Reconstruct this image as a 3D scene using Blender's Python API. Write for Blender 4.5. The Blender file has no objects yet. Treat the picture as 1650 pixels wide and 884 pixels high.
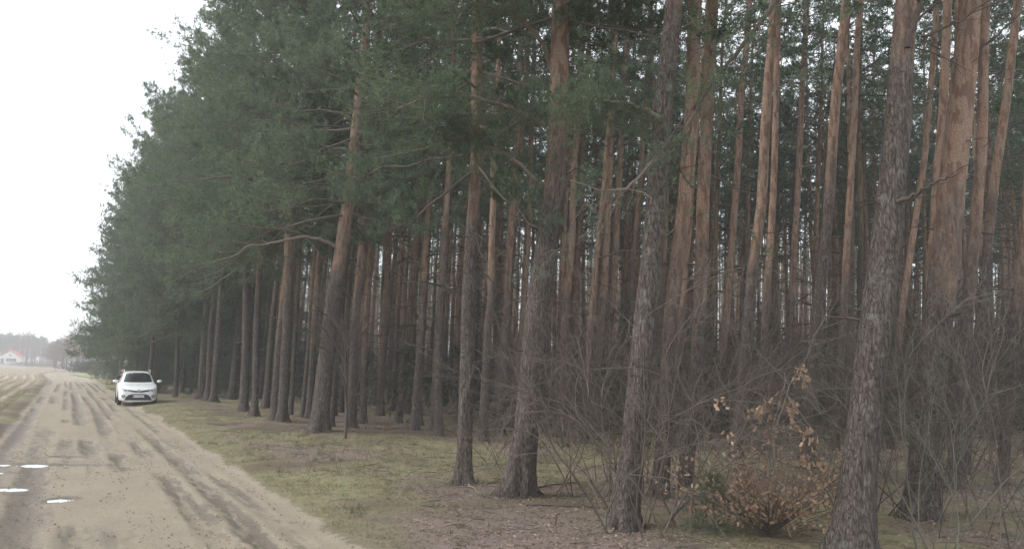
import bpy, bmesh, math, random
import numpy as np
from mathutils import Vector, Matrix, Quaternion
from mathutils.bvhtree import BVHTree

sc = bpy.context.scene
COL = sc.collection
R = math.radians

# ------------------------------------------------------------------ camera
F = 1295.0                      # focal length in photo pixels (photo 1650 x 884)
CAM_H = 2.1
PITCH, ROLL = math.atan(153 / F), R(1.0)
f0 = Vector((0, math.cos(PITCH), math.sin(PITCH)))
r0_ = Vector((1, 0, 0)); u0_ = r0_.cross(f0)
rv = r0_ * math.cos(ROLL) + u0_ * math.sin(ROLL)
uv = -r0_ * math.sin(ROLL) + u0_ * math.cos(ROLL)
CAMPOS = Vector((0, 0, CAM_H))
cam_d = bpy.data.cameras.new('camera')
cam = bpy.data.objects.new('camera', cam_d); COL.objects.link(cam)
M = Matrix((rv, uv, -f0)).transposed().to_4x4(); M.translation = CAMPOS
cam.matrix_world = M
cam_d.sensor_width = 36; cam_d.lens = F / 1650 * 36
cam_d.clip_start = 0.05; cam_d.clip_end = 3000
sc.camera = cam

# ------------------------------------------------------------------ sky, sun, exposure
SUN_EL, SUN_AZ = R(42), R(-100)      # azimuth clockwise from +Y
w = bpy.data.worlds.new('World'); sc.world = w; w.use_nodes = True
nt = w.node_tree; nt.nodes.clear()
out = nt.nodes.new('ShaderNodeOutputWorld'); bg = nt.nodes.new('ShaderNodeBackground')
sky = nt.nodes.new('ShaderNodeTexSky'); sky.sky_type = 'NISHITA'; sky.sun_disc = False
sky.sun_elevation = SUN_EL; sky.sun_rotation = SUN_AZ
mx = nt.nodes.new('ShaderNodeMix'); mx.data_type = 'RGBA'; mx.inputs[0].default_value = 0.72
tc = nt.nodes.new('ShaderNodeTexCoord'); nz = nt.nodes.new('ShaderNodeTexNoise')
nz.inputs['Scale'].default_value = 2.2; nz.inputs['Detail'].default_value = 5
cr = nt.nodes.new('ShaderNodeValToRGB')
cr.color_ramp.elements[0].position = .3; cr.color_ramp.elements[0].color = (8.6, 9.3, 10.2, 1)
cr.color_ramp.elements[1].position = .7; cr.color_ramp.elements[1].color = (12.0, 12.2, 12.3, 1)
nt.links.new(tc.outputs['Generated'], nz.inputs['Vector']); nt.links.new(nz.outputs['Fac'], cr.inputs[0])
nt.links.new(sky.outputs[0], mx.inputs[6]); nt.links.new(cr.outputs[0], mx.inputs[7])
nt.links.new(mx.outputs[2], bg.inputs[0]); bg.inputs[1].default_value = 0.12
nt.links.new(bg.outputs[0], out.inputs[0])
sd = bpy.data.lights.new('sun', 'SUN'); sd.energy = 1.5; sd.angle = R(14); sd.color = (1, .96, .9)
so = bpy.data.objects.new('sun', sd); COL.objects.link(so)
sdir = Vector((math.sin(SUN_AZ) * math.cos(SUN_EL), math.cos(SUN_AZ) * math.cos(SUN_EL), math.sin(SUN_EL)))
so.rotation_euler = sdir.to_track_quat('Z', 'Y').to_euler()
sc.view_settings.view_transform = 'Standard'; sc.view_settings.look = 'None'
sc.view_settings.exposure = 0.75; sc.view_settings.gamma = 1
sc.render.engine = 'CYCLES'
sc.cycles.use_denoising = True
sc.cycles.max_bounces = 5; sc.cycles.diffuse_bounces = 3; sc.cycles.glossy_bounces = 2
sc.cycles.transmission_bounces = 4; sc.cycles.volume_bounces = 0
sc.cycles.use_adaptive_sampling = True; sc.cycles.adaptive_threshold = 0.02

HAZE = 0.0018

# ------------------------------------------------------------------ geometry of the place
def ray(px, py):
    return (f0 + rv * ((px - 825) / F) + uv * ((442 - py) / F))
def at_depth(px, py, y):
    d = ray(px, py); return CAMPOS + d * (y / d.y)
def on_ground(px, py, z=0.0):
    d = ray(px, py); return CAMPOS + d * ((z - CAM_H) / d.z)
_vp = ray(105, 582); AZ = math.atan2(_vp.x, _vp.y)
DU = np.array([math.sin(AZ), math.cos(AZ)]); DV = np.array([math.cos(AZ), -math.sin(AZ)])
def UV(u, v): return DU[0] * u + DV[0] * v, DU[1] * u + DV[1] * v
def toUV(x, y): return x * DU[0] + y * DU[1], x * DV[0] + y * DV[1]
ROADROT = -AZ     # rotation about z that turns +Y into the road direction

def hash2(ix, iy, s=0):
    n = (ix.astype(np.int64) * 374761393 + iy.astype(np.int64) * 668265263 + s * 1442695041) & 0xffffffff
    n = ((n ^ (n >> 13)) * 1274126177) & 0xffffffff
    return ((n ^ (n >> 16)) & 0xffff) / 65535.0
def vnoise(x, y, s=0):
    x = np.asarray(x, float); y = np.asarray(y, float)
    ix, iy = np.floor(x), np.floor(y); fx, fy = x - ix, y - iy
    fx = fx * fx * (3 - 2 * fx); fy = fy * fy * (3 - 2 * fy)
    a, b = hash2(ix, iy, s), hash2(ix + 1, iy, s); c, d = hash2(ix, iy + 1, s), hash2(ix + 1, iy + 1, s)
    return (a * (1 - fx) + b * fx) * (1 - fy) + (c * (1 - fx) + d * fx) * fy
def fbm(x, y, o=4, s=0):
    t, a, n = 0, .5, 0
    for k in range(o):
        t = t + a * vnoise(x * 2 ** k, y * 2 ** k, s + k * 17); n += a; a *= .5
    return t / n
def sstep(a, b, x):
    t = np.clip((x - a) / (b - a), 0, 1); return t * t * (3 - 2 * t)

def road_shift(u):
    """sideways swing of the far road (metres)"""
    return -1.6 * sstep(95, 160, u) + 7.0 * sstep(170, 260, u)

PUDS = []
for (px, py, lx, ly, lab) in [(58, 750, .20, 1.0, 'long bright puddle stretched across the left wheel rut'),
                              (110, 737, .14, .40, 'small thin puddle just beyond the long bright puddle'),
                              (97, 806, .22, .20, 'round puddle with dark clods in the middle of the damp track'),
                              (6, 788, .17, .42, 'puddle cut by the left border of the picture'),
                              (2, 762, .07, .22, 'narrow puddle left of the long bright puddle')]:
    c = on_ground(px, py, -.10); PUDS.append((c.x, c.y, ly, lx, lab))
PLEV = -.105
def puddle_d(x, y, P):
    cx, cy, ax, ay, _ = P
    wx = (fbm(x * 3.1 + cx, y * 3.1, 3, 71) - .5) * .55; wy = (fbm(x * 3.1, y * 3.1 + cy, 3, 72) - .5) * .55
    return np.sqrt(((x - cx) / ax + wx * .9) ** 2 + ((y - cy) / ay + wy * 1.6) ** 2)
TRACKS = [(-1.05, .17, .9, 3), (-.30, .20, 1.0, 5), (.28, .16, .8, 8), (.72, .19, 1.1, 11), (1.32, .17, .9, 15), (1.82, .15, .75, 21), (2.3, .15, .8, 25), (2.8, .13, .5, 35)]
def ground(u, v):
    """height, and masks: sand, damp soil with painted rut shade, moss-grass, litter, straw"""
    u = np.asarray(u, float); v = np.asarray(v, float)
    vr = v - road_shift(u)
    wob = (fbm(u * .22, v * 0 + 3, 3, 5) - .5) * .7 + (fbm(u * 1.3, v * 1.3, 3, 6) - .5) * .35
    right = 3.38 + wob; left = -1.4 + wob * .4
    sand = sstep(right + .22, right - .22, vr) * sstep(left - .3, left + .3, vr)
    z = -.07 * sand
    z += (fbm(u * .8, v * .8, 4, 31) - .5) * .16 * (1 - sand * .85)
    z += (fbm(u * .13, v * .13, 2, 33) - .5) * .25 * sstep(4, 9, np.abs(v - 1))
    z += .10 * sstep(3.3, 4.8, vr) + .05 * sstep(5, 7, vr)
    z += .05 * sstep(left - .1, left - .5, vr) * sstep(left - 1.2, left - .5, vr)
    wet_shade = np.zeros_like(z)
    for (tv, tw, am, s) in TRACKS:
        c = tv + (fbm(u * .05, u * 0 + s, 2, s) - .5) * .28
        pres = sstep(.36, .56, fbm(u * .13, u * 0 + s * 3, 3, s + 50))
        g = np.exp(-((vr - c) / tw) ** 2) * pres * am * sand
        z -= g * .065
        z += np.exp(-((np.abs(vr - c) - tw * 1.5) / (tw * .4)) ** 2) * pres * am * .014 * sand
        tread = np.maximum(0, np.sin(u * 2 * math.pi / .19 + np.abs(vr - c) * 9)) * g
        z += tread * .03
        crumb = sstep(.42, .60, fbm(u * 1.8, v * 13, 4, s + 9))
        gg = np.exp(-((vr - c) / (tw * 1.25)) ** 4) * pres * am * sand
        wet_shade = np.maximum(wet_shade, gg * (.38 + 1.0 * crumb))  # damp soil, plus darker stripes painted in for weak rut shading
    patch = sstep(.46, .58, fbm(u * .13, v * 5.0, 4, 77)) * sand * sstep(.35, .6, fbm(u * .3, v * .7, 2, 79))
    z += (fbm(u * 9, v * 9, 2, 41) - .5) * .022 * np.clip(patch + wet_shade, 0, 1)
    z += (fbm(u * 3.1, v * 3.1, 3, 43) - .5) * .022 * sand
    wet_shade = np.clip(wet_shade + .55 * patch * sstep(.44, .56, fbm(u * 5, v * 14, 3, 78)), 0, 1)
    edge = sstep(.9, .1, np.abs(vr - left)) * sstep(.35, .6, fbm(u * .5, v * 2, 3, 12))
    wet_shade = np.clip(wet_shade + .45 * edge, 0, 1)
    # a long damp hollow on the left with standing water
    hol = np.exp(-((vr + .55) / .55) ** 2) * np.exp(-((u - 14.5) / 6.0) ** 2)
    z -= .045 * hol * sand; wet_shade = np.clip(wet_shade + .35 * hol, 0, 1)
    moss = (1 - sand) * sstep(.38, .62, fbm(u * .35, v * .5, 4, 91) + .22 * sstep(6.5, 3.5, vr) * (vr > 0)) * sstep(40, 8, np.abs(vr))
    # ploughed field with stubble rows
    fld = sstep(left - .75, left - 1.15, vr)
    row = np.cos((vr + 0.2 * (fbm(u * .05, v * 0, 2, 61) - .5)) * 2 * math.pi / .95) * sstep(200, 130, u)
    z = z + fld * (.075 * row + (fbm(u * 4, v * 4, 2, 63) - .5) * .07 * (u < 90))
    straw = fld * sstep(-.1, .75, row + 1.1 * (fbm(u * .9, v * 2.5, 3, 64) - .5))
    z = z + .8 * sstep(120, 330, u) * sstep(10, 40, -v)
    litter = .75 * sstep(.52, .68, fbm(u * .5 + 9, v * .5, 3, 93)) * sstep(3.6, 5.0, vr) * (1 - sand)
    d = np.exp(-(((u - 8.2) / 2.0) ** 2 + ((v - 5.0) / 1.3) ** 2) * .8)
    litter = np.clip(litter + 1.4 * d, 0, 1)
    moss = moss * (1 - .85 * np.clip(1.2 * d, 0, 1))
    X_, Y_ = UV(u, v)
    near = (Y_ > 6) & (Y_ < 24) & (X_ < -4)
    if np.any(near):
        dm = np.full_like(z, 9.)
        for P_ in PUDS: dm = np.minimum(dm, puddle_d(X_, Y_, P_))
        zr = np.maximum(z, PLEV + .006)
        z = np.where(near & (dm < 2.2), zr + (z - zr) * sstep(1.6, 2.2, dm), z)
        z = np.where(near, z + (PLEV - .03 - z) * sstep(1.12, .80, dm), z)
        wet_shade = np.where(near, np.clip(wet_shade + .9 * sstep(2.0, .9, dm), 0, 1), wet_shade)
    return z, sand, wet_shade, moss, litter, fld, straw
def gz(x, y):
    u, v = toUV(x, y); return float(ground(np.array([u]), np.array([v]))[0][0])

# ------------------------------------------------------------------ helpers
def mesh_obj(name, V, faces, mat=None, parent=None, smooth=False, kind=None):
    """faces: (n,3) or (n,4) array, or list of tuples"""
    me = bpy.data.meshes.new(name)
    if isinstance(faces, np.ndarray):
        n, k = faces.shape
        me.vertices.add(len(V)); me.vertices.foreach_set('co', np.asarray(V, np.float32).ravel())
        me.loops.add(n * k); me.loops.foreach_set('vertex_index', faces.astype(np.int32).ravel())
        me.polygons.add(n); me.polygons.foreach_set('loop_start', np.arange(0, n * k, k, dtype=np.int32))
        me.update(calc_edges=True)
    else:
        me.from_pydata([tuple(p) for p in V], [], faces); me.update()
    if smooth: me.polygons.foreach_set('use_smooth', np.ones(len(me.polygons), bool)); me.update()
    return link(name, me, mat, parent, kind)
def link(name, me, mat=None, parent=None, kind=None):
    o = bpy.data.objects.new(name, me); COL.objects.link(o)
    if mat and not me.materials: me.materials.append(mat)
    if parent: o.parent = parent
    if kind: o['kind'] = kind
    return o
def thing(name, label, cat, loc=(0, 0, 0), rz=0, group=None):
    o = bpy.data.objects.new(name, None); COL.objects.link(o)
    o.location = loc; o.rotation_euler = (0, 0, rz); o.empty_display_size = .3
    o['label'] = label; o['category'] = cat
    if group: o['group'] = group
    return o
def tag(o, label, cat, group=None):
    o['label'] = label; o['category'] = cat
    if group: o['group'] = group
    return o

class Tubes:
    def __init__(s): s.V = []; s.Fq = []; s.n = 0
    def add(s, P, rad, k=5, bumps=0, seed=0):
        P = np.asarray(P, float); m = len(P)
        rad = np.broadcast_to(np.asarray(rad, float), (m,)) if np.ndim(rad) else np.full(m, rad)
        T = np.gradient(P, axis=0); T /= np.linalg.norm(T, axis=1)[:, None] + 1e-9
        a = np.array([0, 0, 1.]) if abs(T[0][2]) < .8 else np.array([1., 0, 0])
        N = np.cross(T, a); N /= np.linalg.norm(N, axis=1)[:, None] + 1e-9
        B = np.cross(T, N)
        th = np.arange(k) * 2 * math.pi / k
        rr = rad[:, None] * np.ones((1, k))
        if np.any(bumps):
            Z = np.cumsum(np.r_[0, np.linalg.norm(np.diff(P, axis=0), axis=1)])[:, None] * np.ones((1, k))
            rr = rr * (1 + bumps * (vnoise(np.cos(th)[None] * 3 + Z * 1.5 + seed, np.sin(th)[None] * 3 + Z * .3, seed) - .5)
                       + bumps * .7 * (vnoise(th[None] * 4 + Z * 0, Z * 1.3, seed + 3) - .5))
        ring = P[:, None] + rr[..., None] * (np.cos(th)[None, :, None] * N[:, None] + np.sin(th)[None, :, None] * B[:, None])
        s.V.append(ring.reshape(-1, 3))
        i = np.arange(m - 1)[:, None] * k; j = np.arange(k)[None]; j2 = (j + 1) % k
        q = np.stack([i + j, i + j2, i + k + j2, i + k + j], -1).reshape(-1, 4) + s.n
        s.Fq.append(q); s.n += m * k
    def build(s, name, mat, parent=None, smooth=True, kind=None):
        return mesh_obj(name, np.concatenate(s.V), np.concatenate(s.Fq), mat, parent, smooth, kind)

def blades(P, D, L, n, ln, wd, rng, spread=1.0):
    """needle shoots: n single-triangle needle bundles round each shoot (P base, D direction, L length)"""
    P = np.asarray(P); D = np.asarray(D); N = len(P)
    D = D / (np.linalg.norm(D, axis=1)[:, None] + 1e-9)
    t = rng.random((N, n)) ; rad = rng.normal(size=(N, n, 3))
    rad -= (rad * D[:, None]).sum(-1, keepdims=True) * D[:, None]
    rad /= np.linalg.norm(rad, axis=2, keepdims=True) + 1e-9
    b = P[:, None] + D[:, None] * (t * np.asarray(L).reshape(-1, 1))[..., None]
    d = D[:, None] * .75 + rad * spread; d /= np.linalg.norm(d, axis=2, keepdims=True)
    l = ln * (.7 + .6 * rng.random((N, n, 1)))
    side = np.cross(d, rng.normal(size=(N, n, 3))); side /= np.linalg.norm(side, axis=2, keepdims=True) + 1e-9
    w2 = wd * .5
    V = np.stack([b - side * w2, b + side * w2, b + d * l], 2).reshape(-1, 3)
    return V, np.arange(len(V)).reshape(-1, 3)

# ------------------------------------------------------------------ materials
def new_mat(name):
    m = bpy.data.materials.new(name); m.use_nodes = True
    t = m.node_tree; b = t.nodes['Principled BSDF']
    return m, t, b
def N_(t, ty, **kw):
    n = t.nodes.new(ty)
    for k, v in kw.items():
        if k.startswith('i_'): n.inputs[k[2:].replace('_', ' ')].default_value = v
        else: setattr(n, k, v)
    return n
def ramp(t, src, stops):
    r = t.nodes.new('ShaderNodeValToRGB'); e = r.color_ramp.elements
    while len(e) < len(stops): e.new(.5)
    for k, (p, c) in enumerate(stops): e[k].position = p; e[k].color = (*c, 1) if len(c) == 3 else c
    t.links.new(src, r.inputs[0]); return r.outputs[0]
def mixc(t, fac, a, b, mode='MIX'):
    m = t.nodes.new('ShaderNodeMix'); m.data_type = 'RGBA'; m.blend_type = mode
    for s, i in ((fac, 0), (a, 6), (b, 7)):
        if hasattr(s, 'is_output'): t.links.new(s, m.inputs[i])
        else: m.inputs[i].default_value = s if i == 0 else (*s, 1)
    return m.outputs[2]
def math_(t, op, a, b=None, c=None, clamp=False):
    m = t.nodes.new('ShaderNodeMath'); m.operation = op; m.use_clamp = clamp
    for i, s in enumerate((a, b, c)):
        if s is None: continue
        if hasattr(s, 'is_output'): t.links.new(s, m.inputs[i])
        else: m.inputs[i].default_value = s
    return m.outputs[0]
def noise(t, vec, scale, detail=4, rough=.55):
    n = N_(t, 'ShaderNodeTexNoise'); n.inputs['Scale'].default_value = scale
    n.inputs['Detail'].default_value = detail; n.inputs['Roughness'].default_value = rough
    if vec: t.links.new(vec, n.inputs['Vector'])
    return n.outputs['Fac']
def bump(t, b, h, strength, dist):
    n = t.nodes.new('ShaderNodeBump'); n.inputs['Strength'].default_value = strength; n.inputs['Distance'].default_value = dist
    t.links.new(h, n.inputs['Height']); t.links.new(n.outputs[0], b.inputs['Normal'])
def flat(name, col, rough=.6, metal=0, var=.12, scale=8):
    m, t, b = new_mat(name); o = N_(t, 'ShaderNodeTexCoord').outputs['Object']
    n = noise(t, o, scale)
    c = mixc(t, n, tuple(x * (1 - var) for x in col), tuple(x * (1 + var) for x in col))
    t.links.new(c, b.inputs['Base Color']); b.inputs['Roughness'].default_value = rough; b.inputs['Metallic'].default_value = metal
    return m

def make_bark():
    m, t, b = new_mat('pine_bark')
    o = N_(t, 'ShaderNodeTexCoord').outputs['Object']
    oi = N_(t, 'ShaderNodeObjectInfo')
    mp = N_(t, 'ShaderNodeMapping'); mp.inputs['Scale'].default_value = (1, 1, .26); t.links.new(o, mp.inputs[0])
    wn = N_(t, 'ShaderNodeTexNoise'); wn.inputs['Scale'].default_value = 5; wn.inputs['Detail'].default_value = 4; t.links.new(mp.outputs[0], wn.inputs[0])
    add = N_(t, 'ShaderNodeVectorMath', operation='MULTIPLY_ADD'); t.links.new(wn.outputs['Color'], add.inputs[0]); add.inputs[1].default_value = (.12,) * 3; t.links.new(mp.outputs[0], add.inputs[2])
    add.inputs[1].default_value = (.20,) * 3
    vo = N_(t, 'ShaderNodeTexVoronoi', feature='DISTANCE_TO_EDGE'); vo.inputs['Scale'].default_value = 27; t.links.new(add.outputs[0], vo.inputs['Vector'])
    vc = N_(t, 'ShaderNodeTexVoronoi', feature='F1'); vc.inputs['Scale'].default_value = 27; t.links.new(add.outputs[0], vc.inputs['Vector'])
    n1 = noise(t, o, 38, 5); n2 = noise(t, o, 1.7, 4); n3 = noise(t, o, 7, 4)
    mp2 = N_(t, 'ShaderNodeMapping'); mp2.inputs['Scale'].default_value = (1, 1, .16); t.links.new(o, mp2.inputs[0])
    str_ = noise(t, mp2.outputs[0], 34, 4, .7)
    fis = math_(t, 'ADD', math_(t, 'MULTIPLY', ramp(t, vo.outputs['Distance'], [(0, (0,) * 3), (.22, (1,) * 3)]), .5), math_(t, 'MULTIPLY', ramp(t, str_, [(.36, (0,) * 3), (.56, (1,) * 3)]), .5))
    plate = mixc(t, n1, (.085, .070, .062), (.25, .222, .20))
    plate = mixc(t, math_(t, 'MULTIPLY', vc.outputs['Color'], .45), plate, (.15, .115, .10))
    low = mixc(t, fis, (.040, .030, .026), plate)
    lich = ramp(t, n3, [(.56, (0,) * 3), (.72, (1,) * 3)])
    low = mixc(t, math_(t, 'MULTIPLY', lich, .45), low, (.27, .27, .24))
    up = mixc(t, n3, (.155, .095, .066), (.315, .195, .128))
    up = mixc(t, ramp(t, noise(t, mp.outputs[0], 3.5, 5, .7), [(.44, (0,) * 3), (.62, (.75,) * 3)]), up, (.20, .17, .15))
    up = mixc(t, ramp(t, n1, [(.45, (0,) * 3), (.62, (1,) * 3)]), up, (.30, .215, .165))
    up = mixc(t, ramp(t, noise(t, mp.outputs[0], 11, 3), [(.5, (0,) * 3), (.56, (.8,) * 3)]), up, (.14, .085, .062))
    sep = N_(t, 'ShaderNodeSeparateXYZ'); t.links.new(o, sep.inputs[0])
    sc_ = N_(t, 'ShaderNodeSeparateColor'); t.links.new(oi.outputs['Color'], sc_.inputs[0])
    line = math_(t, 'MULTIPLY', sc_.outputs[0], 10)
    line = math_(t, 'MULTIPLY_ADD', oi.outputs['Random'], 1.6, line)
    hz = math_(t, 'SUBTRACT', sep.outputs[2], line)
    hz = math_(t, 'MULTIPLY_ADD', math_(t, 'SUBTRACT', n2, .5), 5.0, hz)
    fac = math_(t, 'MULTIPLY_ADD', hz, .42, .5, clamp=True)
    c = mixc(t, fac, low, up)
    tint = mixc(t, sc_.outputs[1], (1, 1, 1), (.75, .85, .7))
    c = mixc(t, 1.0, c, tint, 'MULTIPLY')
    t.links.new(c, b.inputs['Base Color']); b.inputs['Roughness'].default_value = .95
    b.inputs['Specular IOR Level'].default_value = .15
    hh = math_(t, 'MULTIPLY_ADD', fis, math_(t, 'SUBTRACT', 1.15, fac), math_(t, 'MULTIPLY', n1, .5))
    bump(t, b, hh, .9, .03)
    return m
BARK = make_bark()

def make_foliage(name, a, bcol, dead=(.16, .12, .05), dpos=.7):
    m, t, b = new_mat(name)
    o = N_(t, 'ShaderNodeTexCoord').outputs['Object']; oi = N_(t, 'ShaderNodeObjectInfo')
    g = N_(t, 'ShaderNodeNewGeometry')
    n = noise(t, o, .9, 3)
    f = math_(t, 'MULTIPLY_ADD', g.outputs['Random Per Island'], .5, math_(t, 'MULTIPLY', n, .7))
    c = mixc(t, ramp(t, f, [(.3, (0,) * 3), (.85, (1,) * 3)]), a, bcol)
    c = mixc(t, ramp(t, noise(t, o, 2.7, 2), [(dpos, (0,) * 3), (dpos + .1, (.6,) * 3)]), c, dead)
    v = math_(t, 'MULTIPLY_ADD', oi.outputs['Random'], .55, .75)
    hs = N_(t, 'ShaderNodeHueSaturation'); t.links.new(c, hs.inputs['Color']); t.links.new(v, hs.inputs['Value'])
    t.links.new(hs.outputs[0], b.inputs['Base Color']); b.inputs['Roughness'].default_value = .55
    b.inputs['Specular IOR Level'].default_value = .25
    tr = N_(t, 'ShaderNodeBsdfTranslucent'); t.links.new(hs.outputs[0], tr.inputs[0])
    ms = N_(t, 'ShaderNodeMixShader'); ms.inputs[0].default_value = .42
    t.links.new(b.outputs[0], ms.inputs[1]); t.links.new(tr.outputs[0], ms.inputs[2])
    t.links.new(ms.outputs[0], t.nodes['Material Output'].inputs[0])
    return m
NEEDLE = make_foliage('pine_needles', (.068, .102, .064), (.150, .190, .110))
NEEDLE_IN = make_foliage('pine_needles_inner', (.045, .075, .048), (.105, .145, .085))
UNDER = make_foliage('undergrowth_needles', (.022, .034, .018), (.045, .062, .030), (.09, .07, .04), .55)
LEAF = make_foliage('dry_oak_leaf', (.29, .175, .11), (.58, .41, .285), (.19, .115, .072), .62)
FARG = make_foliage('far_needles', (.06, .075, .06), (.10, .12, .09))
BLADE = make_foliage('grass_blade', (.10, .10, .05), (.24, .215, .13), (.28, .23, .15), .5)
LITTER = make_foliage('fallen_leaf', (.17, .115, .085), (.42, .33, .27), (.12, .08, .06), .6)
TWIG = flat('bare_twig', (.125, .10, .082), .9, var=.4, scale=5)
TWIG_L = flat('pale_twig', (.26, .23, .17), .9, var=.3, scale=5)
TWIG_D = flat('dead_branch', (.085, .065, .055), .95, var=.35, scale=5)
LIMBC = flat('crown_limb', (.135, .11, .09), .9, var=.4, scale=7)
LIMB = flat('pine_limb', (.195, .155, .122), .9, var=.4, scale=7)
GREENSTEM = flat('green_grey_stem', (.145, .14, .105), .8, var=.3, scale=6)
BIRCH = flat('birch_bark', (.62, .60, .56), .8, var=.35, scale=3)
FARTWIG = flat('far_bare_twigs', (.23, .175, .155), .95, var=.25, scale=.8)

def make_ground():
    m, t, b = new_mat('earth')
    o = N_(t, 'ShaderNodeTexCoord').outputs['Object']
    A = N_(t, 'ShaderNodeAttribute', attribute_name='maskA'); B = N_(t, 'ShaderNodeAttribute', attribute_name='maskB')
    sa = N_(t, 'ShaderNodeSeparateColor'); t.links.new(A.outputs['Color'], sa.inputs[0])
    sb = N_(t, 'ShaderNodeSeparateColor'); t.links.new(B.outputs['Color'], sb.inputs[0])
    sand, wet_shade, moss = sa.outputs; litter, fld, straw = sb.outputs
    fine = noise(t, o, 45, 5, .7); mid = noise(t, o, 6, 5, .65); big = noise(t, o, .8, 4); grit = noise(t, o, 160, 2, .6)
    forest = mixc(t, ramp(t, fine, [(.3, (0,) * 3), (.7, (1,) * 3)]), (.075, .055, .04), (.275, .22, .145))
    forest = mixc(t, ramp(t, mid, [(.42, (0,) * 3), (.62, (.7,) * 3)]), forest, (.115, .085, .062))
    mossc = mixc(t, fine, (.092, .105, .045), (.235, .235, .115))
    mossc = mixc(t, ramp(t, mid, [(.4, (0,) * 3), (.6, (.8,) * 3)]), mossc, (.31, .27, .165))
    mossc = mixc(t, ramp(t, noise(t, o, 2.1, 5, .65), [(.46, (0,) * 3), (.60, (.85,) * 3)]), mossc, (.27, .225, .14))
    c = mixc(t, moss, forest, mossc)
    lit = mixc(t, ramp(t, grit, [(.35, (0,) * 3), (.65, (1,) * 3)]), (.12, .088, .072), (.36, .29, .25))
    c = mixc(t, litter, c, lit)
    soil = mixc(t, fine, (.20, .155, .115), (.33, .265, .20))
    stra = mixc(t, fine, (.31, .25, .18), (.54, .46, .34))
    c = mixc(t, fld, c, mixc(t, straw, soil, stra))
    s1 = mixc(t, ramp(t, fine, [(.25, (0,) * 3), (.75, (1,) * 3)]), (.275, .23, .172), (.47, .40, .305))
    s1 = mixc(t, ramp(t, big, [(.4, (0,) * 3), (.65, (.55,) * 3)]), s1, (.31, .265, .205))
    s1 = mixc(t, ramp(t, noise(t, o, 18, 6, .75), [(.5, (0,) * 3), (.62, (.35,) * 3)]), s1, (.24, .195, .15))
    s1 = mixc(t, ramp(t, grit, [(.58, (0,) * 3), (.7, (.5,) * 3)]), s1, (.15, .12, .092))
    thr = math_(t, 'ADD', sand, math_(t, 'MULTIPLY', math_(t, 'SUBTRACT', mid, .5), 1.2))
    c = mixc(t, ramp(t, thr, [(.35, (0,) * 3), (.62, (1,) * 3)]), c, s1)
    wv = math_(t, 'ADD', wet_shade, math_(t, 'MULTIPLY', math_(t, 'SUBTRACT', mid, .5), .9))
    wr = ramp(t, wv, [(.18, (0,) * 3), (.75, (1,) * 3)])
    c = mixc(t, math_(t, 'MULTIPLY', wr, .72), c, mixc(t, fine, (.085, .068, .052), (.19, .15, .118)))
    t.links.new(c, b.inputs['Base Color'])
    t.links.new(math_(t, 'SUBTRACT', .95, math_(t, 'MULTIPLY', wr, .42)), b.inputs['Roughness'])
    b.inputs['Specular IOR Level'].default_value = .25
    hh = math_(t, 'ADD', math_(t, 'MULTIPLY', fine, .6), math_(t, 'MULTIPLY', grit, .35))
    bump(t, b, math_(t, 'ADD', hh, math_(t, 'MULTIPLY', mid, .8)), .9, .05)
    return m
EARTH = make_ground()
def glass_mat(name, col, rough=.04):
    m, t, b = new_mat(name)
    b.inputs['Base Color'].default_value = (*col, 1); b.inputs['Roughness'].default_value = rough
    b.inputs['Specular IOR Level'].default_value = .5; b.inputs['Coat Weight'].default_value = .15; b.inputs['Coat Roughness'].default_value = .02
    return m
m, t, b = new_mat('puddle_water'); WATER = m
b.inputs['Base Color'].default_value = (.10, .09, .075, 1); b.inputs['Roughness'].default_value = .03
b.inputs['Specular IOR Level'].default_value = .9; b.inputs['Coat Weight'].default_value = 1; b.inputs['Coat Roughness'].default_value = .01
bump(t, b, noise(t, N_(t, 'ShaderNodeTexCoord').outputs['Object'], 9, 2), .03, .01)

# ------------------------------------------------------------------ the ground, as neighbouring sheets
def strip(name, us, vs, shift=False):
    U, Vv = np.meshgrid(us, vs, indexing='ij')
    if shift: Vv = Vv + road_shift(U)
    z, sand, wet_shade, moss, lit, fld, straw = ground(U, Vv)
    X, Y = UV(U, Vv)
    P = np.stack([X, Y, z], -1).reshape(-1, 3)
    nu, nv = U.shape
    i = np.arange(nu - 1)[:, None] * nv + np.arange(nv - 1)[None]
    Fc = np.stack([i, i + 1, i + nv + 1, i + nv], -1).reshape(-1, 4)[:, ::-1]
    o = mesh_obj(name, P, Fc, EARTH, smooth=True, kind='structure')
    one = np.ones_like(z)
    for nm, ch in (('maskA', (sand, wet_shade, moss)), ('maskB', (lit, fld, straw))):
        at = o.data.attributes.new(nm, 'FLOAT_COLOR', 'POINT')
        at.data.foreach_set('color', np.stack([*ch, one], -1).astype(np.float32).ravel())
    return o
def prog(a, b, s0, k):
    r = [a]
    while r[-1] < b: r.append(r[-1] + max(s0, k * abs(r[-1])))
    return np.array(r)
us_fine = np.r_[-30, -20, -12, -6, np.arange(-3, 4, .5), prog(4, 900, .045, .0048)]
ROADL, ROADR = -2.3, 3.8
strip('dirt_road', us_fine, np.arange(ROADL, ROADR + .001, .05), True)
us_mid = np.r_[-30, -20, -12, -6, np.arange(-3, 4, .5), prog(4, 900, .12, .008)]
strip('grass_verge', us_fine[::2] if len(us_fine) % 2 else np.r_[us_fine[::2], us_fine[-1]], np.arange(ROADR, 6.51, .1), True)
strip('forest_floor', us_mid, np.r_[np.arange(6.5, 16, .2), np.arange(16, 80, 1.0), np.arange(80, 700, 20)], True)
strip('field_edge', us_fine[::2] if len(us_fine) % 2 else np.r_[us_fine[::2], us_fine[-1]], np.arange(-4.3, ROADL + .001, .1), True)
strip('ploughed_field', us_mid, np.r_[-np.arange(20, 900, 15)[::-1], np.arange(-19.9, -4.25, .1)], True)

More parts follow.
